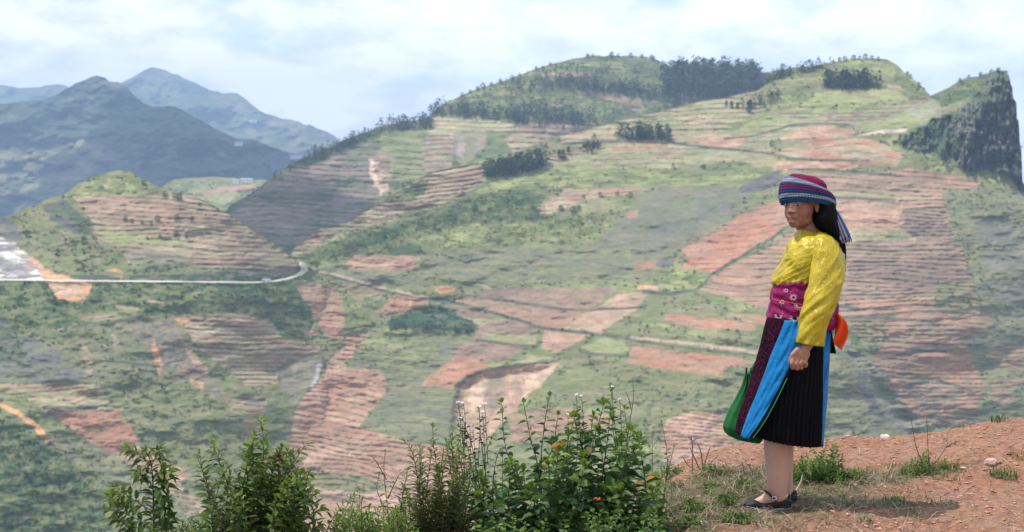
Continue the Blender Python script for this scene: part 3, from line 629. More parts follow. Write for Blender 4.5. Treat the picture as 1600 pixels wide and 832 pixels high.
# far farmhouses
M_WALLH = material('whitewash', (.78, .76, .72), .8, noise=(1, .08)); M_ROOFH = material('sheet_roof', (.45, .47, .50), .6)
M_DARK = material('dark_opening', (.05, .05, .06), .7)
def house(L, x, y, w, d, h, lab, rz=0, Df=.985):
    D = L.depth(x, y)*Df; c = P(x, y, D); r = empty('farmhouse', c, rz); tag(r, lab, 'house')
    W, H = w/2, h; dd = d/2
    v = [(-W, -dd, -4), (W, -dd, -4), (W, dd, -4), (-W, dd, -4), (-W, -dd, H), (W, -dd, H), (W, dd, H), (-W, dd, H)]
    wl = link_mesh('wall', v, [(0, 1, 5, 4), (1, 2, 6, 5), (2, 3, 7, 6), (3, 0, 4, 7)], M_WALLH, r, smooth=False)
    e = .5
    v = [(-W-e, -dd-e, H), (W+e, -dd-e, H), (W+e, dd+e, H), (-W-e, dd+e, H), (-W-e, 0, H+d*.28), (W+e, 0, H+d*.28)]
    link_mesh('roof', v, [(0, 1, 5, 4), (2, 3, 4, 5), (0, 4, 3), (1, 2, 5), (0, 3, 2, 1)], M_ROOFH, r, smooth=False)
    n = max(2, int(w/4))
    for i in range(n):
        cx = -W + w*(i+.5)/n; z0 = 1.0 if i != n//2 else 0.
        link_mesh('window' if i != n//2 else 'door', [(cx-.7, -dd-.03, z0), (cx+.7, -dd-.03, z0), (cx+.7, -dd-.03, 2.3), (cx-.7, -dd-.03, 2.3)], [(0, 1, 2, 3)], M_DARK, r, smooth=False)
    return r
house(L2, 373, 226, 20, 10, 4, 'white farmhouse on the shaded blue mountain, the higher of the two on its right flank', R(8))
house(L2, 462, 247, 32, 12, 4.5, 'long white farmhouse low on the right end of the shaded blue mountain', R(-5))
house(L1, 395, 191, 34, 16, 5, 'tiny pale farmhouse on the lit distant mountain behind', R(10))
house(L3, 385, 282, 17, 6, 1.3, 'white farmhouse above the small soil field between the hills', R(4))
house(L3, 368, 283, 8, 5, 1.2, 'smaller white farmhouse beside the long one above the soil field', R(-6))

# ------------------------------------------------------------------ trees of the far slopes
M_WOOD = material('far_foliage', attr=True, rough=.95, spec=.05)
rs = np.random.RandomState(5)
def clump(center, r, h, n, size, rs, conic=.5):
    """n leaf-clump triangles through a crown volume; returns verts, faces, colours"""
    u = rs.rand(n); a = rs.rand(n)*2*np.pi
    z = u**.85; prof = (1-conic)*np.sqrt(np.clip(1-(2*z-.9)**2*.8, 0.05, 1)) + conic*(1-z*.9)
    rr = r*prof*(.35+.65*np.sqrt(rs.rand(n)))
    c = np.stack([rr*np.cos(a), rr*np.sin(a), h*(.12+.88*z)], -1) + np.array(center)
    e = (rs.rand(n, 3, 3)-.5)*size*2; e[:, :, 2] *= .75
    V = c[:, None, :] + e
    tone = (.75+.55*rs.rand(n, 1))
    return V.reshape(-1, 3), tone.repeat(3, 0)
def trunk_tris(center, r, h):
    cx, cy, cz = center; V = []
    for k in range(4):
        a0, a1 = k*math.pi/2, (k+1)*math.pi/2
        p0 = (cx+r*math.cos(a0), cy+r*math.sin(a0), cz-1); p1 = (cx+r*math.cos(a1), cy+r*math.sin(a1), cz-1)
        V += [p0, p1, (cx, cy, cz+h)]
    return np.array(V)
def tree_batch(pts, hs, rs, col, dens=26, conic=.5, wide=.30):
    VS, CS = [], []
    for (c, h) in zip(pts, hs):
        col1 = np.array(col)*(.8+.4*rs.rand())*np.array([1+.15*(rs.rand()-.5), 1, 1+.2*(rs.rand()-.5)])
        V, t = clump(c, h*wide*(.8+.4*rs.rand()), h, dens, h*.13, rs, conic)
        VS.append(V); CS.append(col1[None]*t)
        T = trunk_tris(c, h*.025, h*.6); VS.append(T); CS.append(np.ones((len(T), 1))*np.array([[.09, .075, .06]]))
    V = np.concatenate(VS); Cc = np.concatenate(CS)
    return V, np.arange(len(V)).reshape(-1, 3), Cc
def inpoly(poly, x, y):
    ins = False; n = len(poly)
    for i in range(n):
        x1, y1 = poly[i]; x2, y2 = poly[(i+1) % n]
        if (y1 > y) != (y2 > y) and x < (x2-x1)*(y-y1)/(y2-y1)+x1: ins = not ins
    return ins
def wood(L, poly, n, hpx, label, col=(.045, .075, .04), conic=.45, dens=26, wide=.3):
    """a closed wood on the slope; hpx = tree height in photo pixels there"""
    xs = [p[0] for p in poly]; ys = [p[1] for p in poly]; pts = []; hs = []
    tries = 0
    while len(pts) < n and tries < n*30:
        tries += 1
        x = rs.uniform(min(xs), max(xs)); y = rs.uniform(min(ys), max(ys))
        if not inpoly(poly, x, y): continue
        if vnoise(np.array([x/9]), np.array([y/5]), 3)[0] < .22: continue
        x += rs.randn()*3; y += rs.randn()*1.6
        c = L.at(x, y); pts.append(c); hs.append(hpx*(.45+.75*rs.rand())*c[1]/F)
    V, f, cc = tree_batch(pts, hs, rs, col, dens, conic, wide)
    o = link_mesh('wood', V, f, M_WOOD, cols=cc, smooth=False)
    tag(o, label, 'wood', kind='stuff'); return o
BT = (.042, .075, .045)
wood(L4, [(596, 200), (640, 196), (672, 192), (672, 204), (598, 204)], 60, 19, 'dark band of trees on the ridge left of the terraces', BT)
wood(L4, [(655, 182), (690, 168), (740, 172), (780, 182), (825, 190), (822, 196), (770, 190), (700, 184), (690, 180)], 120, 17, 'long dark belt of trees below the upper left ridge', BT)
wood(L4, [(500, 237), (540, 220), (590, 200), (600, 204), (560, 222), (510, 246), (470, 262), (420, 290), (400, 300)], 110, 13, 'trees lining the lower left edge of the rear hill', BT)
wood(L4, [(815, 172), (880, 180), (930, 186), (935, 196), (885, 205), (835, 200), (800, 190), (780, 180)], 120, 18, 'wood in the middle of the rear hill above the terraces', BT)
wood(L4, [(870, 132), (950, 136), (1020, 146), (1050, 150), (1040, 160), (960, 150), (880, 142)], 150, 17, 'dark belt of trees across the upper rear hill', BT)
wood(L4, [(1035, 150), (1036, 125), (1060, 116), (1090, 118), (1130, 122), (1180, 124), (1190, 135), (1180, 148), (1130, 156), (1060, 156)], 330, 27, 'tall dark wood standing on the saddle of the rear hill', BT, dens=34)
wood(L4, [(1060, 112), (1100, 113), (1140, 114), (1184, 118), (1184, 124), (1060, 120)], 110, 23, 'tree tops on the skyline right of the rounded summit', BT, dens=34)
wood(L4, [(1040, 156), (1140, 152), (1180, 150), (1160, 156), (1080, 168), (1040, 172)], 80, 16, 'trees along the foot of the dark saddle wood', BT)
wood(L4, [(1170, 140), (1230, 120), (1236, 138), (1190, 152)], 90, 17, 'round wood right of the saddle', BT)
wood(L4, [(700, 180), (760, 140), (860, 108), (980, 100), (1030, 112), (1035, 150), (960, 195), (900, 190), (800, 188)], 300, 11, 'thin woodland sprinkled over the upper rear hill', BT)
wood(L4, [(790, 136), (850, 122), (900, 118), (905, 126), (860, 140), (800, 150)], 50, 13, 'scattered trees under the summit on its left side', BT)
wood(L5, [(1285, 136), (1310, 132), (1360, 134), (1374, 137), (1372, 139), (1310, 139)], 110, 24, 'dark grove below the right-hand summit', BT, dens=34)
wood(L5, [(1200, 116), (1240, 112), (1290, 103), (1290, 107), (1240, 118), (1200, 126)], 70, 15, 'trees on the skyline left of the right-hand summit', BT)
wood(L5, [(965, 214), (1000, 215), (1046, 216), (1048, 220), (1000, 220), (965, 218)], 80, 21, 'dark grove on the tan terraces in mid slope', BT, dens=34)
wood(L5, [(755, 272), (790, 268), (830, 262), (850, 256), (846, 266), (800, 276), (760, 280)], 100, 26, 'dark grove at the left edge of the green slope', BT, dens=34)
wood(L5, [(905, 236), (936, 226), (938, 232), (912, 242)], 26, 18, 'small grove on the edge of the lower spur', BT)
wood(L5, [(1150, 172), (1180, 160), (1215, 150), (1225, 158), (1170, 176)], 40, 15, 'loose trees under the round wood on the right', BT)
wood(L5, [(610, 510), (650, 508), (700, 514), (740, 516), (742, 521), (700, 522), (640, 516), (612, 518)], 170, 9, 'blue-green thicket among the fields in the centre', (.05, .10, .07), conic=.1)
wood(L5, [(560, 366), (640, 350), (700, 326), (760, 300), (850, 320), (860, 345), (760, 350), (640, 375), (575, 398), (480, 408), (470, 402)], 420, 11, 'green shrubland across the left part of the big slope', (.075, .125, .05), conic=.1, dens=20, wide=.5)
wood(L5, [(860, 348), (900, 330), (950, 345), (900, 380), (800, 385), (760, 370)], 150, 11, 'light green shrubs in the middle of the slope', (.13, .19, .06), conic=.1, dens=20, wide=.5)

# scrub on every slope, many small bushes
def scrub(L, n, name, label, smin, smax, xr, yr, seed):
    r2 = np.random.RandomState(seed); VS, CS = [], []
    xs = r2.uniform(xr[0], xr[1], n*4); ys = r2.uniform(yr[0], yr[1], n*4)
    dn = fbm(xs/30, ys/14, 4, seed+3, .6); k = 0
    for x, y, q in zip(xs, ys, dn):
        i = int(np.clip(np.searchsorted(L.xs, x), 0, L.nx-1)); col = L.Y[:, i]
        if y < col[0]+1.5 or y > col[-1]: continue
        j = int(np.clip(np.searchsorted(col, y), 0, L.ny-1))
        g = L.green[j, i]
        if g < .45 or q < .62-.22*min(g, 1.6): continue
        D = float(L.D[j, i]); c = P(x, y, D)
        s = (smin + (smax-smin)*r2.rand()**2)*D/F*(1 if g < 1.3 else 1.3)
        m = 12
        d = r2.randn(m, 3); d /= np.linalg.norm(d, axis=1)[:, None]; d[:, 2] = np.abs(d[:, 2])*.8
        d *= np.array([s*.75, s*.6, s*.6])*(.6+.4*r2.rand(m, 1))
        e = (r2.rand(m, 3, 3)-.5)*s*.85
        V = (np.array(c)+d)[:, None, :]+e
        base = np.array([(.08, .11, .05), (.10, .14, .06), (.13, .175, .065), (.065, .085, .05)][r2.randint(4)])
        VS.append(V.reshape(-1, 3)); CS.append((base*(.75+.5*r2.rand(m, 1))).repeat(3, 0)); k += 1
        if k >= n: break
    if not VS: return
    V = np.concatenate(VS); Cc = np.concatenate(CS)
    o = link_mesh(name, V, np.arange(len(V)).reshape(-1, 3), M_WOOD, cols=Cc, smooth=False)
    tag(o, label, 'scrub', kind='stuff')
scrub(L6, 5600, 'scrub', 'green scrub covering the left-hand slopes', 2.0, 6.5, (-400, 520), (266, 870), 1)
scrub(L5, 5000, 'scrub', 'green scrub covering the right-hand slope', 1.8, 5.0, (450, 1680), (95, 800), 2)
scrub(L4, 1500, 'scrub', 'scrub on the rear hill', 1.8, 4.5, (360, 1250), (88, 330), 3)
scrub(L3, 250, 'scrub', 'scrub on the little spur between the hills', 1.5, 4, (220, 500), (278, 330), 4)

# single trees one can tell apart on the far slopes
ORD = ['first', 'second', 'third', 'fourth', 'fifth', 'sixth', 'seventh', 'eighth', 'ninth', 'tenth', 'eleventh', 'twelfth', 'thirteenth', 'fourteenth', 'fifteenth', 'sixteenth', 'seventeenth', 'eighteenth', 'nineteenth', 'twentieth']
SINGLE = {}
def single(L, x, y, hpx, label, grp, kind, col=BT):
    c = L.at(x, y); h = hpx*c[1]/F
    protos = SINGLE.setdefault(kind, [])
    if len(protos) < 5:
        r3 = np.random.RandomState(100+len(protos)*7+len(kind))
        VV, tt = clump((0, 0, 0), .30 if kind == 'pine_tree' else .5, 1.0, 150, .15, r3, .6 if kind == 'pine_tree' else .1)
        o = empty(kind)
        link_mesh('crown', VV, np.arange(len(VV)).reshape(-1, 3), M_WOOD, o, cols=np.array(col)[None]*tt, smooth=False)
        v, f = [], []
        for k in range(6):
            a = k*math.pi/3; v += [(.035*math.cos(a), .035*math.sin(a), -.1), (.012*math.cos(a), .012*math.sin(a), .7)]
            k2 = (k+1) % 6; f.append((2*k, 2*k2, 2*k2+1, 2*k+1))
        link_mesh('trunk', v, f, M_WOOD, o, cols=np.ones((12, 1))*np.array([[.09, .075, .06]]), smooth=False); protos.append(o)
    else:
        src = protos[rs.randint(5)]; o = src.copy(); C.objects.link(o)
        for ch in src.children:
            d = ch.copy(); C.objects.link(d); d.parent = o
    o.location = c; o.scale = (h, h, h); o.rotation_euler = (0, 0, rs.rand()*6)
    tag(o, label, 'tree', grp)
def row_of(L, spots, txt, grp, kind, top=None, col=BT):
    spots = sorted(spots)
    for i, sp_ in enumerate(spots):
        x, y, h = sp_ if len(sp_) == 3 else (sp_[0], float(curve(top, sp_[0]))+2, sp_[1])
        single(L, x, y, h*.78, txt % ORD[i], grp, kind, col)
row_of(L4, [(722, 9), (735, 8), (746, 9), (754, 12), (768, 8), (782, 9), (800, 9), (812, 7), (838, 8), (848, 6), (860, 7), (918, 9), (926, 7), (956, 10), (966, 7), (986, 9), (1003, 8), (1018, 9), (1022, 7)], '%s small dark tree from the left on the skyline of the rear hill', 'trees along the skyline of the rear hill', 'skyline_tree', T4)
row_of(L5, [(1302, 7), (1312, 9), (1320, 10), (1334, 10), (1343, 8), (1352, 11), (1362, 8), (1372, 7), (1418, 9), (1423, 8), (1436, 7), (1444, 6)], '%s small tree from the left on the edge of the right-hand summit', 'trees along the right-hand summit', 'summit_tree', T5)
row_of(L5, [(1500, 8), (1514, 7), (1532, 9), (1549, 8), (1560, 9), (1572, 8)], '%s bush-like tree from the left on top of the rocky crag', 'trees on the crag', 'crag_tree', T5)
row_of(L5, [(1143, 170, 15), (1152, 171, 13), (1170, 176, 22), (1172, 170, 18), (880, 250, 20), (874, 247, 17), (888, 240, 14), (1135, 166, 11)], '%s slim dark pine from the left on the upper tan terraces', 'single pines on the upper terraces', 'pine_tree')
row_of(L5, [(876, 330, 12), (905, 328, 9), (896, 333, 14), (965, 306, 9), (985, 308, 10), (912, 310, 8), (938, 308, 10), (1052, 262, 9), (1100, 264, 9), (955, 335, 9), (700, 345, 12), (710, 350, 12), (600, 372, 10), (742, 330, 13)], '%s low rounded green tree from the left across the middle slope', 'round trees on the middle slope', 'round_tree', None, (.05, .10, .045))
row_of(L6, [(258, 308, 12), (272, 309, 11), (280, 312, 13), (196, 346, 10), (206, 349, 9), (222, 350, 8), (246, 346, 12), (276, 346, 13), (300, 345, 10), (236, 352, 7), (292, 372, 9), (275, 370, 12), (250, 372, 8), (230, 375, 7), (340, 330, 7), (312, 322, 7)], '%s small dark tree from the left on the terraces of the little hill', 'small trees on the terraced hill', 'terrace_tree')

# ------------------------------------------------------------------ valley floor out to the horizon, clouds, air
g = []; 
M_GROUND = material('valley_ground', (.12, .14, .07), .95, noise=(.01, .3))
tag(link_mesh('ground', [(-30000, -9000, -330), (30000, -9000, -330), (30000, 30000, -330), (-30000, 30000, -330)], [(0, 1, 2, 3)], M_GROUND, smooth=False), kind='structure')
def cloud(tx, ty, D, alt, sx, sy, sz, seed):
    t = P(tx, ty, D); k = (alt-t[2])/SUNV.z; c = Vector(t)+SUNV*k
    bm = bmesh.new(); bmesh.ops.create_icosphere(bm, subdivisions=5, radius=1)
    V = np.array([v.co[:] for v in bm.verts]); F_ = [[v.index for v in f.verts] for f in bm.faces]; bm.free()
    n = fbm(V[:, 0]*2+V[:, 2]*1.3+5, V[:, 1]*2+V[:, 2]+7, 5, seed, .6)
    V = V*(0.6+.8*n)[:, None]; V[:, 2] = np.where(V[:, 2] < 0, V[:, 2]*.3, V[:, 2])
    V = V*np.array([sx, sy, sz]) + np.array(c)
    o = link_mesh('cloud', V, F_, M_CLOUD); tag(o, kind='structure')
M_CLOUD = material('cloud_vapour', (.9, .9, .92), 1.0, spec=0)
cloud(335, 195, 3800, 1900, 600, 1150, 190, 3)
cloud(480, 300, 1400, 1650, 150, 200, 60, 8)
# air
bm = bmesh.new(); bmesh.ops.create_cube(bm, size=1)
for v in bm.verts:
    v.co.x *= 18000; v.co.y = -400 if v.co.y < 0 else 8900; v.co.z = -331 if v.co.z < 0 else 600
me = bpy.data.meshes.new('haze'); bm.to_mesh(me); bm.free()
hz = bpy.data.objects.new('haze', me); C.objects.link(hz); tag(hz, kind='stuff', label='thin blue haze filling the valley air', cat='haze')
m = bpy.data.materials.new('haze'); m.use_nodes = True; t = m.node_tree; t.nodes.clear()
pv = nn(t, 'ShaderNodeVolumePrincipled', Density=HAZE_D, Anisotropy=0.0); pv.inputs['Color'].default_value = (.51, .69, 1.0, 1)
out = nn(t, 'ShaderNodeOutputMaterial'); t.links.new(pv.outputs[0], out.inputs['Volume']); me.materials.append(m)
# ------------------------------------------------------------------ the ledge the woman stands on
SIL = [(300, 1100), (700, 960), (900, 850), (1000, 775), (1040, 742), (1070, 724), (1100, 712), (1140, 705), (1180, 699), (1240, 696), (1330, 690), (1400, 683), (1500, 671), (1560, 660), (1600, 655), (1800, 640), (2600, 610)]
YE = 8.8
def ledge_z(X, Yw):
    X = np.asarray(X, np.float32); Yw = np.asarray(Yw, np.float32)
    px = 800 + X/YE*F
    ze = CAMZ - YE*(curve(SIL, px)-YH)/F
    z = ze*sstep(6.9, 8.7, Yw)
    edge = YE + (fbm(X*1.3, X*0+4, 3, 5)-.5)*.25
    o = np.clip(Yw-edge, 0, None)
    z = z - .35*np.minimum(o, .5)**1.2 - np.clip(o-.35, 0, None)*.78
    lf = np.clip(.74+(fbm(Yw*1.1, Yw*0, 2, 3)-.5)*.2 - X - .10*(Yw-7), 0, None)
    z = z - np.where(Yw > 3.0, 1, sstep(1.5, 3.0, Yw))*(.45*np.minimum(lf, .5) + .75*np.clip(lf-.4, 0, 8))*sstep(30, 8, Yw)
    near = sstep(40, 12, Yw)
    z = z + near*((fbm(X*1.6, Yw*1.6, 3, 11)-.5)*.05 + (fbm(X*6, Yw*6, 4, 12, .6)-.5)*.035 + (fbm(X*26, Yw*26, 3, 13, .6)-.5)*.022)
    # shallow wheel-worn dip and little bank on the right
    z = z + .05*np.exp(-((Yw-7.9-.25*(X-2.2))/.22)**2)*sstep(1.9, 2.6, X) - .025*np.exp(-((Yw-7.35)/.25)**2)*sstep(1.3, 1.9, X)
    k = np.exp(-(((X-1.19)/.16)**2+((Yw-7.08)/.17)**2)**2)
    z = z*(1-k) - .015*k
    return np.maximum(z, -318)
gx = np.concatenate([np.linspace(-260, -16, 16), np.linspace(-15, -1, 40), np.arange(-.95, .4, .05), np.arange(.42, 4.3, .0125), np.linspace(4.35, 16, 50), np.linspace(17, 260, 16)])
gy = np.concatenate([np.linspace(-30, 5.4, 40), np.arange(5.5, 10, .0125), np.linspace(10.05, 30, 60), np.linspace(31, 420, 50)])
GX, GY = np.meshgrid(gx.astype(np.float32), gy.astype(np.float32)); GZ = ledge_z(GX, GY)
def litter_mask(X, Y):
    a = np.exp(-((X-.95)/.55)**2-((Y-7.3)/1.0)**2) + .8*np.exp(-((X-1.55)/.42)**2-((Y-7.7)/.4)**2) + .8*np.exp(-((X-1.5)/.6)**2-((Y-7.15)/.16)**2) + .6*np.exp(-((X-2.2)/.45)**2-((Y-7.75)/.13)**2)+.5*np.exp(-((X-2.05)/.22)**2-((Y-8.05)/.2)**2)
    a = np.where(X < .86, 1.3, a)
    return np.clip(a*1.15, 0, 1.2)*(.55+.9*fbm(X*5, Y*5, 4, 41, .6))
lm = sstep(.45, .85, litter_mask(GX, GY))[..., None]
n1_ = fbm(GX*2.2, GY*3.5, 5, 21, .6)[..., None]; n2_ = fbm(GX*30, GY*30, 3, 22, .7)[..., None]; n3_ = fbm(GX*9, GY*14, 4, 24, .6)[..., None]
soil = np.array((.36, .215, .15))*(1-n1_) + np.array((.33, .155, .095))*n1_
soil = soil*(.62+.70*n2_)
soil = soil*(1-.35*sstep(.55, .7, n3_)) + np.array((.33, .27, .21))*.35*sstep(.55, .7, n3_)
lit = (np.array((.17, .125, .085))*(1-n3_) + np.array((.14, .15, .07))*n3_)*(.6+.8*n2_)
gc = soil*(1-lm) + lit*lm
fade = sstep(12, 30, GY)[..., None]; gc = gc*(1-fade) + np.array((.11, .14, .06))*fade
idx = np.arange(GX.size).reshape(GX.shape)
M_SOIL = material('red_soil', attr=True, rough=.95, spec=.08, noise=(38, .38), bump=(70, 1.0, .02))
tag(link_mesh('soil_ledge', np.stack([GX, GY, GZ], -1).reshape(-1, 3), np.stack([idx[:-1, :-1], idx[:-1, 1:], idx[1:, 1:], idx[1:, :-1]], -1).reshape(-1, 4), M_SOIL, cols=gc.reshape(-1, 3)), kind='structure')
def gz(x, y): return float(ledge_z(np.array([x]), np.array([y]))[0])
def on_ledge(px, py, lo=6.2, hi=8.95):
    """world point of the ledge seen at a photo pixel"""
    best = None
    for Y in np.linspace(lo, hi, 200):
        p = P(px, py, Y); d = p[2]-gz(p[0], Y)
        if d <= 0: return (p[0], Y, gz(p[0], Y))
    p = P(px, py, hi); return (p[0], hi, gz(p[0], hi))

rg = np.random.RandomState(9)
# loose stones: uncountable grit as one object
def stones(name, label, n, smin, smax, col, xr, yr, seed, avoid=True):
    r2 = np.random.RandomState(seed); VS = []; FS = []; CS = []; k = 0
    base = np.array([(1, 0, 0), (0, 1, 0), (-1, 0, 0), (0, -1, 0), (.6, .6, .7), (-.6, .6, .7), (-.6, -.6, .7), (.6, -.6, .7), (0, 0, -.6)])
    fc = np.array([(0, 1, 4), (1, 2, 5), (2, 3, 6), (3, 0, 7), (0, 4, 7), (1, 5, 4), (2, 6, 5), (3, 7, 6), (4, 5, 6), (4, 6, 7), (1, 0, 8), (2, 1, 8), (3, 2, 8), (0, 3, 8)])
    xs = r2.uniform(*xr, n); ys = r2.uniform(*yr, n); zs = ledge_z(xs, ys); lmv = litter_mask(xs, ys)
    for x, y, z, l in zip(xs, ys, zs, lmv):
        if avoid and l > .6 and r2.rand() < .6: continue
        s = smin+(smax-smin)*r2.rand()**4
        V = base*(.7+.6*r2.rand(9, 1))*np.array([s, s*(.6+.5*r2.rand()), s*(.35+.35*r2.rand())])
        a = r2.rand()*6.28; ca, sa = math.cos(a), math.sin(a)
        V = np.stack([V[:, 0]*ca-V[:, 1]*sa, V[:, 0]*sa+V[:, 1]*ca, V[:, 2]], -1) + np.array([x, y, z+s*.15])
        VS.append(V); FS.append(fc+k*9); c = np.array(col)*(.7+.6*r2.rand())*np.array([1, 1+.12*(r2.rand()-.5), 1+.2*(r2.rand()-.5)])
        if r2.rand() < .05: c = np.array((.40, .34, .28))*(.7+.5*r2.rand())
        CS.append(np.repeat(c[None], 9, 0)); k += 1
    o = link_mesh(name, np.concatenate(VS), np.concatenate(FS), M_STONE, cols=np.concatenate(CS), smooth=False)
    tag(o, label, 'gravel', kind='stuff')
M_STONE = material('stone', attr=True, rough=.95, spec=.15)
stones('gravel', 'loose red grit and pebbles strewn over the bare soil', 12000, .003, .012, (.42, .25, .17), (.7, 4.0), (6.3, 9.2), 3)
def rock(px, py, s, label, col, flat=.6):
    x, y, z = on_ledge(px, py); bm = bmesh.new(); bmesh.ops.create_icosphere(bm, subdivisions=3, radius=1)
    V = np.array([v.co[:] for v in bm.verts]); F_ = [[v.index for v in f.verts] for f in bm.faces]; bm.free()
    V = V*(.7+.6*fbm(V[:, 0]*1.5+px, V[:, 1]*1.5+V[:, 2]*1.7, 4, 3, .6))[:, None]*np.array([s, s*.8, s*flat])
    o = link_mesh('stone', V, F_, material('stone_face', col, .9, noise=(30, .25), bump=(60, .5, .004)), smooth=False); o.location = (x, y, z+s*flat*.3)
    tag(o, label, 'stone')
rock(1383, 685, .030, 'small whitish stone on the far edge of the red soil', (.62, .56, .50))
rock(1548, 727, .034, 'rounded pinkish stone in the middle of the red soil on the right', (.50, .34, .27))
rock(1098, 822, .02, 'small white stone among the weeds left of the shoe', (.72, .70, .66))
rock(1505, 733, .018, 'flat brown stone beside the twiggy weed', (.42, .30, .24), .4)

# ------------------------------------------------------------------ plants of the foreground
M_LEAF = material('leaf', attr=True, rough=.45, spec=.35, trans=.35)
M_STEM = material('stem', attr=True, rough=.8)
M_GRASS = material('grass_blade', attr=True, rough=.6, trans=.25)
def tube(pts, r0, r1, sides=5):
    pts = [Vector(p) for p in pts]; n = len(pts); V = []; f = []
    for i, p in enumerate(pts):
        d = (pts[min(n-1, i+1)] - pts[max(0, i-1)]); d = d.normalized() if d.length > 0 else Vector((0, 0, 1))
        u = d.cross(Vector((0.3, 1, .2))).normalized(); v = d.cross(u); r = r0+(r1-r0)*i/(n-1)
        for k in range(sides):
            a = 2*math.pi*k/sides; V.append(tuple(p+u*(r*math.cos(a))+v*(r*math.sin(a))))
    for i in range(n-1):
        for k in range(sides):
            k2 = (k+1) % sides; f.append((i*sides+k, i*sides+k2, (i+1)*sides+k2, (i+1)*sides+k))
    return V, f
def smooth_line(pts, n=8):
    pts = [Vector(p) for p in pts]; out = []; m = len(pts)
    for i in range(m-1):
        p0 = pts[max(0, i-1)]; p1 = pts[i]; p2 = pts[i+1]; p3 = pts[min(m-1, i+2)]
        for k in range(n):
            t = k/n
            out.append(.5*((2*p1)+(p2-p0)*t+(2*p0-5*p1+4*p2-p3)*t*t+(-p0+3*p1-3*p2+p3)*t**3))
    out.append(pts[-1]); return out
class Plant:
    def __init__(self, name, label, cat, D, base, group=None, seed=1, grip=None):
        self.D = D; self.r = np.random.RandomState(seed)
        b = grip or P(base[0], base[1], D); self.o = Vector(b); self.root = empty(name, b)
        tag(self.root, label, cat, group)
        self.sv, self.sf, self.sc = [], [], []; self.lv, self.lf, self.lc = [], [], []
    def loc(self, p): return Vector(p) - self.o
    def stem(self, pts, r0, r1, col):
        V, f = tube(pts, r0, r1); k = len(self.sv); self.sv += V; self.sf += [tuple(i+k for i in q) for q in f]
        c = np.array(col)*(.8+.4*self.r.rand()); self.sc += [c]*len(V)
    def leaf(self, p, d, L, W, col, fold=.25, curl=.25, up=Vector((0, 0, 1))):
        d = d.normalized(); s = d.cross(up)
        if s.length < .05: s = Vector((1, 0, 0))
        s.normalize(); s = (Matrix.Rotation(self.r.uniform(-.7, .7), 3, d) @ s); n = s.cross(d).normalized()
        k = len(self.lv)
        def q(t, side, h): return p + d*(L*t) + s*(W*side) + n*(h*W*fold) - Vector((0, 0, 1))*(curl*L*t*t)
        self.lv += [q(0, 0, 0), q(.28, .42, 1), q(.28, -.42, 1), q(.3, 0, 0), q(.62, .40, 1), q(.62, -.40, 1), q(.65, 0, 0), q(1, 0, .3)]
        self.lf += [(k, k+3, k+1), (k, k+2, k+3), (k+3, k+6, k+4, k+1), (k+3, k+2, k+5, k+6), (k+6, k+7, k+4), (k+6, k+5, k+7)]
        c = np.array(col); self.lc += [c]*8
    def leafy(self, pts, t0, spacing, L, ratio, cols, whorl=1, droop=0., spread=.9, tip=True):
        """leaves set alternately along a stem"""
        pts = smooth_line(pts, 6); seg = [(pts[i+1]-pts[i]).length for i in range(len(pts)-1)]; tot = sum(seg)
        s = tot*t0; ang = self.r.rand()*6.28; i = 0; acc = 0
        while s < tot:
            while i < len(seg)-1 and acc+seg[i] < s: acc += seg[i]; i += 1
            t = (s-acc)/max(seg[i], 1e-6); p = pts[i].lerp(pts[i+1], min(t, 1)); ax = (pts[i+1]-pts[i]).normalized()
            for w_ in range(whorl):
                ang += 2.4 if whorl == 1 else 2*math.pi/whorl
                u = ax.cross(Vector((.2, 1, .1))).normalized(); v = ax.cross(u)
                o = u*math.cos(ang)+v*math.sin(ang)
                d = o*spread + ax*(1-spread*.45) + Vector((0, 0, -droop))
                f = 1 - .45*(s/tot)**3
                l = L*f*self.r.uniform(.65, 1.2); c = cols[self.r.randint(len(cols))]
                if s/tot > .86: c = tuple(.5*a+.5*b for a, b in zip(c, (.20, .28, .045)))
                c = tuple(np.array(c)*self.r.uniform(.8, 1.2))
                self.leaf(p + o*.003, d, l, l*ratio*self.r.uniform(.85, 1.15), c)
            s += spacing*self.r.uniform(.6, 1.4)
        if tip:
            for k in range(3):
                d = (pts[-1]-pts[-3]).normalized() + Vector(self.r.uniform(-.6, .6, 3)); l = L*.6
                self.leaf(pts[-1], d, l, l*ratio, (.16, .25, .04))
    def px(self, l, dd=0.): return [P(x, y, self.D + dd + (q[0] if q else 0)) for (x, y, *q) in l]
    def done(self, extra=None):
        if self.sv: link_mesh('stem', [tuple(Vector(v)-self.o) for v in self.sv], self.sf, M_STEM, self.root, cols=np.array(self.sc))
        if self.lv: link_mesh('foliage', [tuple(Vector(v)-self.o) for v in self.lv], self.lf, M_LEAF, self.root, cols=np.array(self.lc), smooth=False)
        return self.root
    def flower(self, x, y, s=.012, dd=0., col=(.80, .78, .76)):
        c = Vector(P(x, y, self.D+dd)); V = []; f = []
        if col[1] > .5: self.stem(smooth_line([Vector(P(x+self.r.uniform(-6, 12), y+95, self.D+dd+.02)), Vector(P(x+self.r.uniform(0, 5), y+40, self.D+dd)), c], 5), .0018, .001, (.07, .09, .04)); self.leafy([Vector(P(x+3, y+60, self.D+dd)), c], .1, .02, .03, .5, LB, tip=False)
        for k in range(9):
            q = c + Vector(self.r.uniform(-1, 1, 3))*s*.9; q.z = c.z + self.r.uniform(-.3, .5)*s
            bm = bmesh.new(); bmesh.ops.create_icosphere(bm, subdivisions=1, radius=s*.38)
            b = len(V); V += [tuple(Vector(v.co)+q-self.o) for v in bm.verts]; f += [tuple(b+v.index for v in g_.verts) for g_ in bm.faces]; bm.free()
        link_mesh('flower_head', V, f, M_PETAL if col[1] > .5 else M_REDP, self.root)
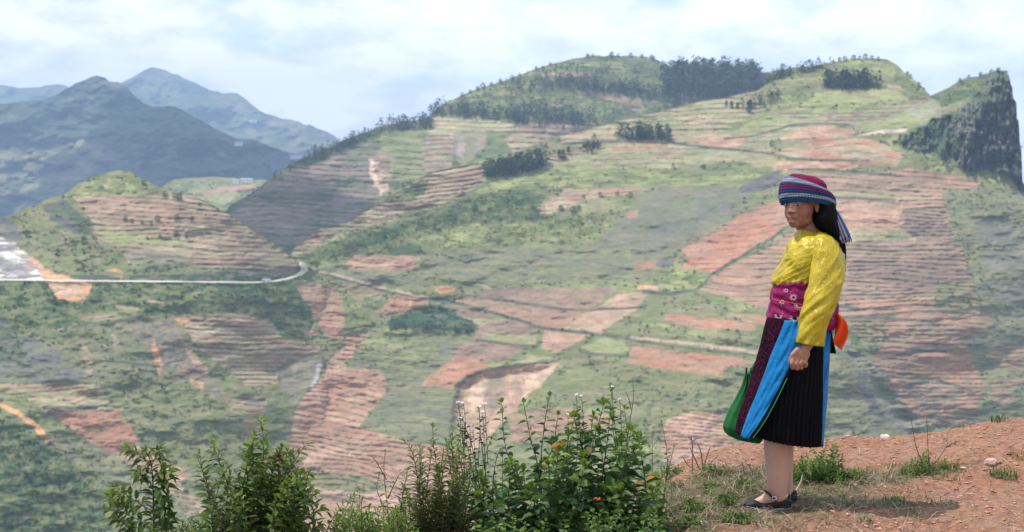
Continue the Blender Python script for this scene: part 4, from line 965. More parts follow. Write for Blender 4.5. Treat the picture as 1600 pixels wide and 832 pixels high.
M_PETAL = material('white_petal', (.80, .78, .77), .7); M_REDP = material('red_petal', (.62, .10, .03), .6)
BR = (.11, .075, .05); GS = (.10, .14, .04); DK = (.055, .04, .03)
LG = [(.06, .12, .025), (.085, .15, .03), (.125, .195, .04), (.045, .085, .022), (.17, .23, .05)]
LY = [(.09, .15, .03), (.15, .21, .04), (.06, .11, .025), (.20, .24, .05)]
LB = [(.04, .10, .04), (.05, .12, .045), (.07, .15, .05), (.035, .08, .035)]

def grow(p, region, base, n, top_bias, leaf, rng=.25, r0=.004, stemcol=GS, lean=.25):
    """n stems from the base that end inside the region (photo pixels)"""
    xs = [q[0] for q in region]; ys = [q[1] for q in region]; k = 0; tries = 0
    while k < n and tries < 5000:
        tries += 1
        x = p.r.uniform(min(xs), max(xs)); y = min(ys)+(max(ys)-min(ys))*p.r.rand()**top_bias
        if not inpoly(region, x, y): continue
        dd = p.r.uniform(-rng, rng); bx = base[0] + (x-base[0])*.85 + p.r.uniform(-12, 12); by = base[1]
        if by - y < 30: by = y+60
        my = y+(by-y)*.45; mx_ = bx+(x-bx)*lean + p.r.uniform(-26, 26)
        pts = smooth_line([Vector(P(bx, by, p.D+dd*.4)), Vector(P(mx_, my, p.D+dd*.7)), Vector(P(x, y, p.D+dd))], 6)
        p.stem(pts, r0, r0*.35, stemcol); p.leafy(pts, **leaf); k += 1

# sapling at the far left
p = Plant('sapling', 'slim dark green sapling leftmost among the foreground bushes', 'sapling', 6.6, (240, 900), seed=2)
main = [(243, 900), (241, 850), (240, 800), (239, 760), (236, 725), (228, 706)]
pts = [Vector(v) for v in p.px(main)]; p.stem(smooth_line(pts), .005, .002, DK); lf = dict(t0=.3, spacing=.0075, L=.075, ratio=.42, cols=LG+[(.10, .13, .03)], droop=.25); p.leafy(pts, **lf)
for br in ([(240, 800), (222, 790), (200, 775), (180, 762)], [(241, 830), (215, 812), (190, 800), (178, 785)], [(239, 780), (250, 765), (262, 750), (268, 740)], [(240, 810), (255, 795), (262, 780)], [(238, 760), (225, 745), (215, 738)], [(240, 850), (210, 835), (180, 800), (172, 770)], [(240, 850), (258, 830), (266, 805)], [(237, 730), (222, 715), (200, 700)], [(237, 728), (244, 712), (250, 702)], [(239, 745), (252, 738), (266, 736)]):
    q = [Vector(v) for v in p.px([(x, y, p.r.uniform(-.08, .08)) for x, y in br])]; p.stem(smooth_line(q), .0025, .001, DK); p.leafy(q, **{**lf, 't0': .3})
p.done()
# bush 2 with reddish leaves
p = Plant('leafy_bush', 'tall leafy bush with a few dark red leaves, second from the left', 'bush', 6.5, (400, 920), seed=3)
lf = dict(t0=.2, spacing=.0085, L=.075, ratio=.38, cols=LG+LY[:2], droop=.1)
for br in ([(402, 920), (400, 830), (408, 760), (412, 700), (408, 655)], [(400, 860), (430, 790), (455, 730), (478, 695)], [(398, 860), (370, 790), (345, 730), (332, 690)], [(400, 830), (385, 770), (392, 720), (396, 690)], [(405, 800), (425, 740), (440, 700)], [(396, 880), (430, 830), (470, 780), (482, 740)], [(396, 880), (350, 820), (325, 770), (312, 712)], [(404, 780), (400, 730), (388, 700)], [(404, 850), (450, 800), (490, 770)], [(404, 850), (460, 820), (500, 795)], [(396, 900), (330, 850), (310, 820)]):
    q = [Vector(v) for v in p.px([(x, y, p.r.uniform(-.12, .12)) for x, y in br])]; p.stem(smooth_line(q), .004, .0014, DK); p.leafy(q, **lf)
grow(p, [(305, 770), (325, 720), (350, 740), (385, 700), (405, 668), (430, 690), (470, 720), (485, 760), (500, 800), (508, 845), (310, 845)], (400, 900), 44, .8, lf, stemcol=BR)
for x, y in [(425, 712), (436, 710), (444, 715), (430, 722), (418, 718), (408, 722)]:
    c = Vector(P(x, y, 6.45)); p.leaf(c, Vector((p.r.uniform(-1, 1), -.3, p.r.uniform(-.2, .4))), .055, .024, (.17, .055, .03))
p.done()
# dry-seeded stalks in front
p = Plant('seed_weed', 'brownish weed with dry seed heads between the two left bushes', 'weed', 6.3, (340, 900), seed=14)
lf = dict(t0=.3, spacing=.006, L=.022, ratio=.5, cols=[(.11, .12, .04), (.16, .12, .06), (.07, .10, .03)], droop=.1)
for br in ([(380, 900), (340, 800), (318, 740), (308, 712)], [(385, 900), (360, 820), (345, 790)], [(390, 900), (375, 830), (368, 800)], [(380, 900), (345, 830), (330, 800)]):
    q = [Vector(v) for v in p.px(br)]; p.stem(smooth_line(q), .003, .001, BR); p.leafy(q, **lf)
p.done()
# low plants along the bottom edge
p = Plant('low_bush', 'low light green bush at the bottom edge left of the dense shrub', 'bush', 6.4, (560, 900), seed=4)
lf = dict(t0=.2, spacing=.008, L=.06, ratio=.26, cols=LY+LG[:3], droop=.15)
grow(p, [(525, 800), (545, 772), (562, 765), (575, 790), (600, 785), (640, 800), (650, 845), (520, 845)], (560, 900), 70, .9, lf)
for br in ([(560, 900), (562, 820), (562, 768)], [(590, 900), (588, 830), (596, 790)]):
    q = [Vector(v) for v in p.px(br)]; p.stem(smooth_line(q), .003, .001, GS); p.leafy(q, **lf)
p.done()
p = Plant('low_bush', 'pale green low growth at the bottom edge right of the sapling', 'bush', 6.5, (300, 910), seed=24)
grow(p, [(200, 830), (215, 812), (260, 815), (300, 808), (340, 812), (350, 845), (200, 845)], (280, 910), 60, .9, dict(t0=.2, spacing=.008, L=.035, ratio=.4, cols=LY+LB, droop=.1))
p.done()
p = Plant('thin_weed', 'thin dark weed with sparse leaves left of the dense feathery shrub', 'weed', 6.7, (610, 900), seed=5)
lf = dict(t0=.35, spacing=.011, L=.026, ratio=.45, cols=LG+[(.12, .08, .05)], droop=.3)
for br in ([(612, 900), (606, 800), (600, 740), (602, 706)], [(615, 900), (612, 820), (590, 770), (592, 745)], [(618, 900), (625, 830), (640, 790), (632, 760)], [(606, 780), (622, 745), (634, 735)], [(604, 750), (588, 722), (582, 715)], [(640, 900), (655, 830), (668, 790)]):
    q = [Vector(v) for v in p.px(br)]; p.stem(smooth_line(q), .0025, .0009, DK); p.leafy(q, **lf)
p.done()
# feathery dense shrub
p = Plant('feathery_shrub', 'dense upright shrub of narrow dark leaves left of the white flowers', 'shrub', 6.6, (680, 920), seed=6)
lf = dict(t0=.15, spacing=.0052, L=.055, ratio=.26, cols=[(.07, .105, .028), (.10, .15, .035), (.05, .08, .025), (.15, .19, .045), (.16, .14, .05)], droop=.1, spread=.8)
grow(p, [(632, 740), (650, 705), (668, 684), (684, 674), (700, 684), (716, 668), (730, 690), (740, 740), (742, 800), (745, 845), (605, 845), (622, 780)], (680, 920), 66, .75, lf, stemcol=BR, rng=.15)
for br in ([(690, 900), (685, 760), (678, 700), (676, 668)], [(670, 900), (655, 770), (645, 710), (632, 690)], [(700, 900), (708, 760), (706, 700), (708, 670)]):
    q = [Vector(v) for v in p.px(br)]; p.stem(smooth_line(q), .003, .001, BR); p.leafy(q, **lf)
p.done()
# white-flowered weed
p = Plant('flowering_weed', 'thin-stemmed weed with small white flower heads left of the big bush', 'weed', 6.8, (760, 920), seed=7)
lf = dict(t0=.35, spacing=.014, L=.032, ratio=.55, cols=LB+[(.03, .06, .03)], droop=.35)
for br in ([(770, 900), (752, 780), (738, 700), (720, 650), (716, 634)], [(775, 900), (760, 760), (752, 690), (748, 640)], [(765, 900), (748, 790), (735, 720), (725, 672)], [(780, 900), (770, 780), (775, 720), (785, 700)], [(770, 900), (760, 800), (742, 760), (733, 740)], [(780, 900), (765, 790), (758, 730), (762, 700), (772, 680)]):
    q = [Vector(v) for v in p.px([(x, y, p.r.uniform(-.05, .05)) for x, y in br])]; p.stem(smooth_line(q), .0028, .001, DK); p.leafy(q, **lf)
for x, y in [(716, 629), (724, 631), (749, 636), (754, 645), (719, 654), (726, 659), (734, 665), (739, 672), (722, 662), (785, 697), (757, 632)]:
    p.flower(x, y, .010)
p.done()
# big broadleaf bush
p = Plant('broadleaf_bush', 'large broad-leaved green bush with white flower tufts in the centre foreground', 'bush', 6.7, (890, 940), seed=8)
LBG = [(.05, .11, .03), (.075, .15, .04), (.11, .205, .055), (.035, .08, .025), (.14, .23, .06)]
lf = dict(t0=.12, spacing=.014, L=.092, ratio=.58, cols=LBG+LB[:2], droop=.25)
grow(p, [(735, 780), (750, 740), (780, 730), (810, 705), (835, 690), (860, 690), (880, 665), (905, 645), (940, 630), (965, 630), (990, 660), (1005, 695), (1025, 735), (1038, 800), (1045, 845), (735, 845)], (890, 930), 112, .8, lf, rng=.30, stemcol=(.07, .09, .04))
for br in ([(860, 900), (842, 740), (830, 690), (818, 630)], [(850, 900), (845, 740), (850, 670), (858, 620)], [(840, 860), (812, 750), (790, 700), (784, 630)], [(900, 900), (905, 760), (910, 700), (905, 655)], [(930, 900), (940, 760), (950, 680), (956, 610)], [(960, 900), (968, 780), (980, 700), (976, 640)], [(900, 900), (890, 760), (886, 700), (900, 648)], [(930, 880), (925, 740), (922, 690), (927, 650)], [(880, 880), (872, 720), (868, 680), (872, 650)]):
    q = [Vector(v) for v in p.px([(x, y, p.r.uniform(-.15, .0)) for x, y in br])]; p.stem(smooth_line(q), .0038, .0012, (.09, .06, .04)); p.leafy(q, **{**lf, 't0': .4, 'L': .06, 'spacing': .016})
for x, y in [(887, 648), (898, 653), (912, 657), (957, 604), (968, 624), (900, 617), (908, 619)]: p.flower(x, y, .009 if y > 630 else .007, -.1)
for x, y, c in [(862, 700, (.42, .20, .04)), (870, 706, (.48, .26, .05)), (875, 700, (.40, .24, .04)), (852, 735, (.34, .22, .05)), (1006, 758, (.42, .2, .04)), (1010, 752, (.46, .2, .04)), (922, 710, (.36, .26, .12))]:
    p.leaf(Vector(P(x, y, 6.42)), Vector((p.r.uniform(-.8, .8), -.2, p.r.uniform(.0, .9))), .05, .030, c)
p.flower(933, 780, .012, -.32, (.6, .1, .03))
p.done()
# low leaves at the bottom of the big bush
p = Plant('ground_vine', 'carpet of bright small leaves under the big bush at the bottom edge', 'vine', 6.35, (900, 930), seed=9)
grow(p, [(740, 815), (780, 800), (840, 806), (900, 800), (960, 790), (1020, 795), (1050, 810), (1060, 850), (740, 850)], (900, 930), 60, .9, dict(t0=.3, spacing=.010, L=.042, ratio=.62, cols=[(.09, .19, .06), (.12, .23, .06), (.07, .15, .05)], droop=.2), rng=.15)
p.done()
# bare twig behind the bush
p = Plant('dead_twig', 'bare grey twig rising above the right side of the big bush', 'twig', 6.9, (960, 900), seed=10)
for br in ([(955, 900), (965, 790), (975, 720), (984, 660), (990, 620), (988, 592)], [(986, 640), (982, 622), (977, 612)], [(968, 760), (990, 740), (1005, 720), (1030, 684)], [(988, 730), (990, 700), (992, 672)]):
    q = p.px(br); p.stem(smooth_line(q), .0045 if br[0][1] > 800 else .002, .001, (.13, .10, .08))
p.done()
p = Plant('thin_sprig', 'thin upright sprig with a leafy tip between the bush and the woman', 'sprig', 7.0, (1035, 880), seed=11)
lf = dict(t0=.55, spacing=.012, L=.03, ratio=.5, cols=LY, droop=.2)
for br in ([(1026, 860), (1040, 760), (1042, 710), (1034, 660)], [(1030, 860), (1036, 780), (1048, 720), (1053, 700)]):
    q = [Vector(v) for v in p.px(br)]; p.stem(smooth_line(q), .0025, .001, BR); p.leafy(q, **lf)
for br in ([(1020, 850), (1020, 760), (1019, 678)], [(1052, 850), (1050, 790), (1048, 745)]):
    p.stem(smooth_line(p.px(br)), .002, .0012, (.12, .09, .07))
p.done()
# dry stalks left of the woman
for (bx, by, lab, sd_, sts) in [(1095, 735, 'dry brown stalks bristling at the crest of the ledge left of the woman', 12, [[(1095, 738), (1085, 715), (1078, 700)], [(1098, 738), (1104, 715), (1110, 698)], [(1100, 738), (1112, 722), (1122, 712)], [(1092, 738), (1076, 728), (1068, 716)], [(1098, 738), (1096, 710), (1090, 694)], [(1095, 738), (1110, 730), (1125, 726)]]),
                               (1075, 745, 'tiny dark sprig at the left end of the ledge crest', 13, [[(1082, 740), (1082, 700), (1080, 682)], [(1082, 690), (1075, 682)], [(1082, 690), (1090, 684)]]),
                               (1166, 745, 'short bare twigs sticking up just left of the leg', 15, [[(1168, 750), (1162, 735), (1160, 722)], [(1170, 752), (1176, 740), (1170, 728)], [(1166, 752), (1156, 742)]])]:
    x, y, z = on_ledge(bx, by); p = Plant('dry_stalks', lab, 'twigs', y, (bx, by), seed=sd_)
    for br in sts: p.stem(smooth_line(p.px(br)), .0045, .002, (.17, .11, .08))
    p.done()
# green bush behind the leg
x, y, z = on_ledge(1275, 752); p = Plant('small_bush', 'small bright green bush on the soil right behind the leg', 'bush', y, (1275, 752), seed=16)
lf = dict(t0=.15, spacing=.0065, L=.036, ratio=.5, cols=[(.07, .16, .03), (.10, .21, .04), (.05, .11, .025), (.13, .24, .05)], droop=.0)
grow(p, [(1236, 735), (1250, 710), (1262, 700), (1290, 700), (1302, 692), (1310, 700), (1304, 718), (1312, 735), (1318, 750), (1290, 755), (1245, 757)], (1275, 760), 46, .9, lf, rng=.14, r0=.003)
for br in ([(1275, 755), (1284, 720), (1292, 690)], [(1278, 755), (1295, 725), (1305, 696)], [(1310, 758), (1315, 735), (1316, 712)]):
    q = [Vector(v) for v in p.px(br)]; p.stem(smooth_line(q), .003, .0012, BR); p.leafy(q, **lf)
p.done()
# weed with two twigs on the right
x, y, z = on_ledge(1450, 735); p = Plant('twiggy_weed', 'yellow-green weed with two long bare twigs on the red soil at right', 'weed', y, (1450, 735), seed=17)
lf = dict(t0=.1, spacing=.006, L=.032, ratio=.42, cols=[(.10, .16, .04), (.16, .20, .05), (.07, .11, .03)], droop=.0)
grow(p, [(1405, 738), (1420, 722), (1440, 712), (1450, 702), (1475, 708), (1486, 725), (1480, 738)], (1448, 742), 34, 1, lf, rng=.1, r0=.002)
for br in ([(1446, 732), (1432, 700), (1423, 652)], [(1452, 732), (1450, 700), (1448, 655)], [(1455, 730), (1470, 712), (1482, 692)], [(1478, 700), (1488, 694), (1495, 696)]):
    p.stem(smooth_line(p.px(br)), .003, .0014, (.14, .09, .07))
for q in [(1482, 688), (1490, 692), (1494, 696), (1478, 684)]: p.leaf(Vector(P(*q, p.D)), Vector((p.r.uniform(-1, 1), -.2, p.r.uniform(-.5, .5))), .022, .012, (.05, .07, .03))
p.done()
# pale bare stick at the heel
p_ = on_ledge(1242, 772); p = Plant('dry_stick', 'pale bare stick leaning on the ground behind the heel', 'stick', p_[1], (1242, 772), seed=18)
p.stem(smooth_line(p.px([(1240, 772), (1246, 764), (1252, 752), (1254, 742)])), .006, .0035, (.45, .38, .32)); p.done()

# grass blades
def blades(name, label, kind, spots, seed, cat='grass', group=None):
    r2 = np.random.RandomState(seed); V = []; f = []; cc = []
    for (cx, cy, cz, n, rad, h, cols, lay) in spots:
        for _ in range(n):
            a = r2.rand()*6.28; rr = rad*math.sqrt(r2.rand()); x = cx+rr*math.cos(a); y = cy+rr*math.sin(a); z = gz(x, y) if cz is None else cz
            b = r2.rand()*6.28; ln_ = lay*(.4+r2.rand()); hh = h*r2.uniform(.5, 1.2); w_ = .0012+.0018*r2.rand()
            dx, dy = math.cos(b), math.sin(b); k = len(V); c = np.array(cols[r2.randint(len(cols))])*r2.uniform(.75, 1.25)
            for t, wf in ((0, 1), (.5, .8), (1, .1)):
                px_, py_ = x+dx*hh*ln_*t*t, y+dy*hh*ln_*t*t; pz = z+hh*t*(1-.35*ln_*t)
                V += [(px_-dy*w_*wf, py_+dx*w_*wf, pz), (px_+dy*w_*wf, py_-dx*w_*wf, pz)]; cc += [c, c]
            f += [(k, k+1, k+3, k+2), (k+2, k+3, k+5, k+4)]
    o = link_mesh(name, V, f, M_GRASS, cols=np.array(cc), smooth=False); tag(o, label, cat, group, kind); return o
GC = [(.10, .16, .04), (.14, .20, .05), (.07, .12, .03)]; DC = [(.30, .24, .15), (.22, .17, .11), (.36, .30, .20)]; 
r4 = np.random.RandomState(33); sp = []
for _ in range(3600):
    x = r4.uniform(.45, 3.4); y = r4.uniform(6.3, 8.9)
    if litter_mask(np.array([x]), np.array([y]))[0] < .66 or (.98 < x < 1.36 and 6.72 < y < 7.30): continue
    dry = r4.rand() < .55
    sp.append((x, y, None, 6, .03, .03 if dry else .045, DC if dry else GC, 1.6 if dry else .7))
blades('grass', 'dry and green grass matted on the ground around the shoe', 'stuff', sp, 5)
sp2 = [(r4.normal(.98, .33), r4.uniform(6.45, 8.2), None, 5, .05, .11, DC+[(.20, .14, .09), (.13, .17, .05)], 2.2) for _ in range(260)]
sp2 += [(r4.uniform(1.25, 2.1), r4.uniform(6.9, 7.9), None, 4, .05, .06, DC+[(.20, .14, .09)], 2.0) for _ in range(130)]
blades('dry_grass', 'long dry straw bent over the weedy left end of the ledge', 'stuff', [q for q in sp2 if not (.98 < q[0] < 1.36 and 6.72 < q[1] < 7.3)], 55)
for px_, py_, n, rad, h, lab in [(1400, 785, 70, .06, .04, 'low green grass tuft on the path at the end of the shadow'), (1568, 748, 130, .07, .06, 'green grass tuft on the small bank at the right edge'), (1562, 658, 60, .05, .05, 'grass tuft on the skyline of the ledge at far right'), (1352, 816, 30, .03, .04, 'tiny sparse grass tuft near the bottom edge right of the shoe'), (1420, 806, 50, .09, .03, 'thin greyish grass patch low on the path'), (1482, 742, 90, .1, .035, 'dull green grass patch just below the twiggy weed'), (1594, 716, 50, .05, .035, 'sparse grass at the right edge above the bank'), (1500, 668, 24, .06, .03, 'faint grass on the ledge skyline right of the twigs')]:
    x, y, z = on_ledge(px_, py_); blades('grass_tuft', lab, None, [(x, y, None, n, rad, h, GC+[(.17, .2, .08)], .8)], px_, cat='grass tuft')
# leaf litter and small weeds near the shoe
for i, (px_, py_, lab) in enumerate([(1085, 800, 'low green weed at the bottom left of the ledge'), (1135, 790, 'bright low weed left of the shoe tip'), (1120, 745, 'small weed on the ledge crest left of the bag'), (1150, 818, 'flat weed below the shoe tip'), (1060, 770, 'spreading weed at the left end of the ledge'), (1330, 752, 'short weed right of the small green bush'), (1075, 825, 'leafy weed at the very bottom left corner of the ledge'), (1105, 770, 'weed with pale leaves in the dry grass left of the shoe'), (1160, 765, 'low weed just above the shoe tip'), (1050, 745, 'weed leaning over the left edge of the ledge')]):
    x, y, z = on_ledge(px_, py_); p = Plant('small_weed', lab, 'weed', y, (px_, py_), seed=40+i, grip=(x, y, z))
    for k in range(16):
        a = p.r.rand()*6.28; L_ = p.r.uniform(.03, .08); b = Vector((x, y, z)); e = b+Vector((math.cos(a)*L_, math.sin(a)*L_, p.r.uniform(.015, .05)))
        q = smooth_line([b, b.lerp(e, .5)+Vector((0, 0, .01)), e], 3); p.stem(q, .0018, .0008, GS); p.leafy(q, .2, .008, .034, .42, [(.09, .16, .04), (.06, .12, .035), (.13, .19, .05)])
    p.done()
r5 = np.random.RandomState(77); p = Plant('twig_litter', 'dry twigs and stalks scattered over the weedy ground left of and under the shoe', 'twigs', 7.0, (1120, 780), seed=60); p.root['kind'] = 'stuff'
for _ in range(700):
    x = r5.normal(1.0, .35) if r5.rand() < .75 else r5.uniform(1.2, 3.3); y = r5.uniform(6.4, 8.5); z = gz(x, y); a = r5.rand()*6.28; l = r5.uniform(.02, .12); d = Vector((math.cos(a), math.sin(a), r5.uniform(0, .6)))
    b = Vector((x, y, z+.003)); p.stem([b, b+d*l*.5+Vector((0, 0, .004)), b+d*l], .0018, .0008, [(.30, .23, .17), (.16, .11, .08), (.42, .36, .30)][r5.randint(3)])
p.done()
# ------------------------------------------------------------------ the woman
FD = 7.06; S_ = FD/F; FX = (1200-800)*S_
PER = empty('person', (FX, FD, 0)); tag(PER, 'woman in yellow blouse, striped headscarf and black skirt with blue panels standing on the ledge', 'person')
def fx(px, dy=0.): return (px-800)/F*(FD+dy)-FX
def fz(py, dy=0.): return CAMZ-(FD+dy)*(py-YH)/F
def rings_interp(keys, n):
    """keys: rows (py, xl, xr, yc, b, tilt, lift) -> n smooth rows"""
    k = np.array(keys, float); d = np.hypot(np.diff(k[:, 0]), (np.abs(np.diff(k[:, 1]))+np.abs(np.diff(k[:, 2])))*.5)
    t = np.concatenate([[0], np.cumsum(d)]); t /= t[-1]; tt = np.linspace(0, 1, n)
    out = np.stack([np.interp(tt, t, k[:, j]) for j in range(k.shape[1])], -1)
    w_ = max(3, n//28) | 1; ker = np.ones(w_)/w_        # soften the corners
    pad = w_//2
    for j in range(out.shape[1]):
        o = np.concatenate([[out[0, j]]*pad, out[:, j], [out[-1, j]]*pad]) if pad else out[:, j]
        sm = np.convolve(o, ker, 'valid'); sm[0] = out[0, j]; sm[-1] = out[-1, j]; out[:, j] = sm
    return out
def loft(name, keys, mat, n=70, m=96, fold=None, cap=(False, False), colf=None, solid=0, power=2.0, parent=None, th=(0, 2*math.pi)):
    """elliptic cross sections between the given silhouette edges (photo pixels), stacked along py"""
    q = rings_interp(keys, n); full = abs(th[1]-th[0]-2*math.pi) < 1e-6
    T = np.linspace(th[0], th[1], m, endpoint=not full)
    c, s = np.cos(T), np.sin(T)
    cc = np.sign(c)*np.abs(c)**(2/power); ss = np.sign(s)*np.abs(s)**(2/power)
    cx = (q[:, 1]+q[:, 2])/2; a = (q[:, 2]-q[:, 1])/2*S_
    TT = np.repeat(T[None], n, 0); V_ = np.repeat(np.linspace(0, 1, n)[:, None], m, 1)
    off = fold(TT, V_) if fold is not None else 0*TT
    yc_ = q[:, 3]; X = fx(cx, yc_)[:, None] + (a[:, None]+off)*cc[None]
    Y = q[:, 3][:, None] + (q[:, 4][:, None]+off)*ss[None]
    Z = fz(q[:, 0], yc_)[:, None] - q[:, 5][:, None]*S_*cc[None] + q[:, 6][:, None]*S_*np.clip(-ss[None], 0, 1)
    V = np.stack([X, Y, Z], -1).reshape(-1, 3); idx = np.arange(n*m).reshape(n, m)
    if full:
        j = np.roll(idx, -1, 1); f = np.stack([idx[:-1], idx[1:], j[1:], j[:-1]], -1).reshape(-1, 4)
    else: f = np.stack([idx[:-1, :-1], idx[1:, :-1], idx[1:, 1:], idx[:-1, 1:]], -1).reshape(-1, 4)
    fl = [tuple(x) for x in f.tolist()]
    if cap[0]: fl.append(tuple(idx[0].tolist()))
    if cap[1]: fl.append(tuple(idx[-1][::-1].tolist()))
    cols = colf(TT, V_).reshape(-1, 3) if colf is not None else None
    o = link_mesh(name, V, fl, mat, parent or PER, cols=cols)
    if solid: md = o.modifiers.new('solid', 'SOLIDIFY'); md.thickness = solid; md.offset = -1
    return o
def wn(T, V, a, b, seed):      # noise that closes around the ring
    return fbm(np.cos(T)*a+10, np.sin(T)*a+V*b+20, 3, seed) - .5

# ---- cloths
def sparkle_cloth(name, base, spark, scale, amount, rough=.5, size=.3, metal=0., base2=None, bscale=8, sheen=.0, spec=.15):
    m = bpy.data.materials.new(name); m.use_nodes = True; t = m.node_tree; b = t.nodes['Principled BSDF']; b.inputs['Specular IOR Level'].default_value = spec
    tx = nn(t, 'ShaderNodeTexCoord'); vo = nn(t, 'ShaderNodeTexVoronoi', Scale=scale); t.links.new(tx.outputs['Object'], vo.inputs['Vector'])
    lt = nn(t, 'ShaderNodeMath', operation='LESS_THAN'); lt.inputs[1].default_value = size; t.links.new(vo.outputs['Distance'], lt.inputs[0])
    sp = nn(t, 'ShaderNodeSeparateColor'); t.links.new(vo.outputs['Color'], sp.inputs[0])
    gt = nn(t, 'ShaderNodeMath', operation='LESS_THAN'); gt.inputs[1].default_value = amount; t.links.new(sp.outputs[0], gt.inputs[0])
    an = nn(t, 'ShaderNodeMath', operation='MULTIPLY'); t.links.new(lt.outputs[0], an.inputs[0]); t.links.new(gt.outputs[0], an.inputs[1])
    mixc = nn(t, 'ShaderNodeMix', data_type='RGBA'); t.links.new(an.outputs[0], mixc.inputs[0])
    if base2:
        no = nn(t, 'ShaderNodeTexNoise', Scale=bscale, Detail=4.0, Roughness=.6); t.links.new(tx.outputs['Object'], no.inputs['Vector'])
        mr = nn(t, 'ShaderNodeMapRange'); mr.inputs[1].default_value = .4; mr.inputs[2].default_value = .6; t.links.new(no.outputs[0], mr.inputs[0])
        mb = nn(t, 'ShaderNodeMix', data_type='RGBA'); t.links.new(mr.outputs[0], mb.inputs[0]); mb.inputs[6].default_value = (*base, 1); mb.inputs[7].default_value = (*base2, 1)
        t.links.new(mb.outputs[2], mixc.inputs[6])
    else: mixc.inputs[6].default_value = (*base, 1)
    mixc.inputs[7].default_value = (*spark, 1); t.links.new(mixc.outputs[2], b.inputs['Base Color'])
    rr = nn(t, 'ShaderNodeMapRange'); rr.inputs[3].default_value = rough; rr.inputs[4].default_value = .25; t.links.new(an.outputs[0], rr.inputs[0]); t.links.new(rr.outputs[0], b.inputs['Roughness'])
    mm = nn(t, 'ShaderNodeMath', operation='MULTIPLY'); mm.inputs[1].default_value = metal; t.links.new(an.outputs[0], mm.inputs[0]); t.links.new(mm.outputs[0], b.inputs['Metallic'])
    b.inputs['Sheen Weight'].default_value = sheen
    no2 = nn(t, 'ShaderNodeTexNoise', Scale=26.0, Detail=5.0, Roughness=.6); t.links.new(tx.outputs['Object'], no2.inputs['Vector'])
    bp = nn(t, 'ShaderNodeBump', Strength=.55, Distance=.012); t.links.new(no2.outputs[0], bp.inputs['Height'])
    # every sequin is tilted a little its own way
    bp2 = nn(t, 'ShaderNodeBump', Strength=.5, Distance=.003); t.links.new(sp.outputs[1], bp2.inputs['Height']); t.links.new(bp.outputs[0], bp2.inputs['Normal'])
    t.links.new(bp2.outputs[0], b.inputs['Normal']); return m
M_YEL = sparkle_cloth('gold_satin', (.47, .355, .006), (.72, .62, .14), 170, .5, .40, .34, .35, base2=(.37, .27, .004), bscale=16, spec=.4)
M_MAG = sparkle_cloth('magenta_brocade', (.24, .006, .085), (.5, .2, .3), 170, .18, .55, .3, .3, base2=(.15, .004, .06), bscale=22)
M_SEQ = sparkle_cloth('dark_sequins', (.008, .004, .006), (.32, .02, .14), 210, .26, .8, .33, .2, base2=(.022, .004, .012), bscale=16, spec=.03)
M_BLU = sparkle_cloth('blue_brocade', (.004, .17, .42), (.02, .25, .52), 260, .5, .6, .4, .2, base2=(.004, .13, .36), bscale=30)
M_BLK = material('black_pleated_cloth', (.006, .006, .007), .9, bump=(60, .3, .003), spec=.1)
M_CAPM = sparkle_cloth('plum_velvet', (.17, .007, .05), (.8, .5, .6), 120, .10, .8, .2, .3, base2=(.11, .004, .033))
M_GRN = material('green_bag_cloth', (.004, .10, .022), .75, noise=(20, .25), bump=(24, .7, .01))
M_ORG = material('orange_ribbon', (.95, .10, .015), .6, bump=(20, .3, .004))
M_KNIT = material('striped_knit', attr=True, rough=.9, bump=(180, .8, .004), spec=.1)
M_SKIN = material('skin', attr=True, rough=.5, spec=.35, noise=(40, .05), bump=(120, .12, .002))
M_HAIR = material('black_hair', (.004, .0035, .0035), .6, spec=.12, bump=(90, .6, .004))
M_SHOE = material('black_shoe', (.012, .012, .013), .55, bump=(200, .2, .001)); M_SOLE = material('grey_sole', (.16, .16, .16), .7)
M_MET = material('steel', (.75, .75, .76), .25, metal=1)

# ---- skin: everything united and remeshed to one surface
bmS = bmesh.new()
def ell(c, r, sub=3, M=None):
    mt = Matrix.Translation(Vector(c)) @ (M or Matrix.Identity(4)) @ Matrix.Diagonal((*r, 1))
    bmesh.ops.create_icosphere(bmS, subdivisions=sub, radius=1, matrix=mt)
def chain(pts, rs_, flat=1.0, n=7):
    """tapered limb through points: many overlapping spheres"""
    pts = [Vector(p) for p in pts]
    for i in range(len(pts)-1):
        L = (pts[i+1]-pts[i]).length; k = max(3, int(L/(min(rs_[i], rs_[i+1])*.16)))
        for j in range(k+1):
            t = j/k; p = pts[i].lerp(pts[i+1], t); r = rs_[i]+(rs_[i+1]-rs_[i])*t
            bmesh.ops.create_icosphere(bmS, subdivisions=2, radius=r, matrix=Matrix.Translation(p))
def W(px, py, dy=0.): return Vector((fx(px, dy), dy, fz(py, dy)))
# head frame: yaw turns the face to the left of the camera
HC = W(1254, 319, .0); YAW = R(-44); HR = Matrix.Rotation(YAW, 4, 'Z') @ Matrix.Rotation(R(-3), 4, 'X')
HM = Matrix.Translation(HC) @ HR; HMI = HM.inverted()
def hell(c, r, sub=3):
    bmesh.ops.create_icosphere(bmS, subdivisions=sub, radius=1, matrix=HM @ Matrix.Translation(Vector(c)) @ Matrix.Diagonal((*r, 1)))
hell((0, .015, .03), (.074, .092, .080), 4); hell((0, -.026, -.024), (.063, .066, .080), 4)
hell((0, -.034, -.064), (.054, .050, .044)); hell((0, -.062, -.094), (.026, .022, .018)); hell((0, -.02, -.070), (.058, .052, .036))
for s in (-1, 1):
    hell((.031*s, -.045, -.040), (.031, .030, .040)); hell((.012*s, -.093, -.041), (.008, .009, .007)); hell((.076*s, .006, -.012), (.008, .018, .029))
    hell((.029*s, -.079, .002), (.019, .012, .006)); hell((.030*s, -.083, .018), (.022, .010, .007)); hell((.029*s, -.080, -.016), (.018, .010, .006))
    hell((.010*s, -.083, -.060), (.018, .012, .012))
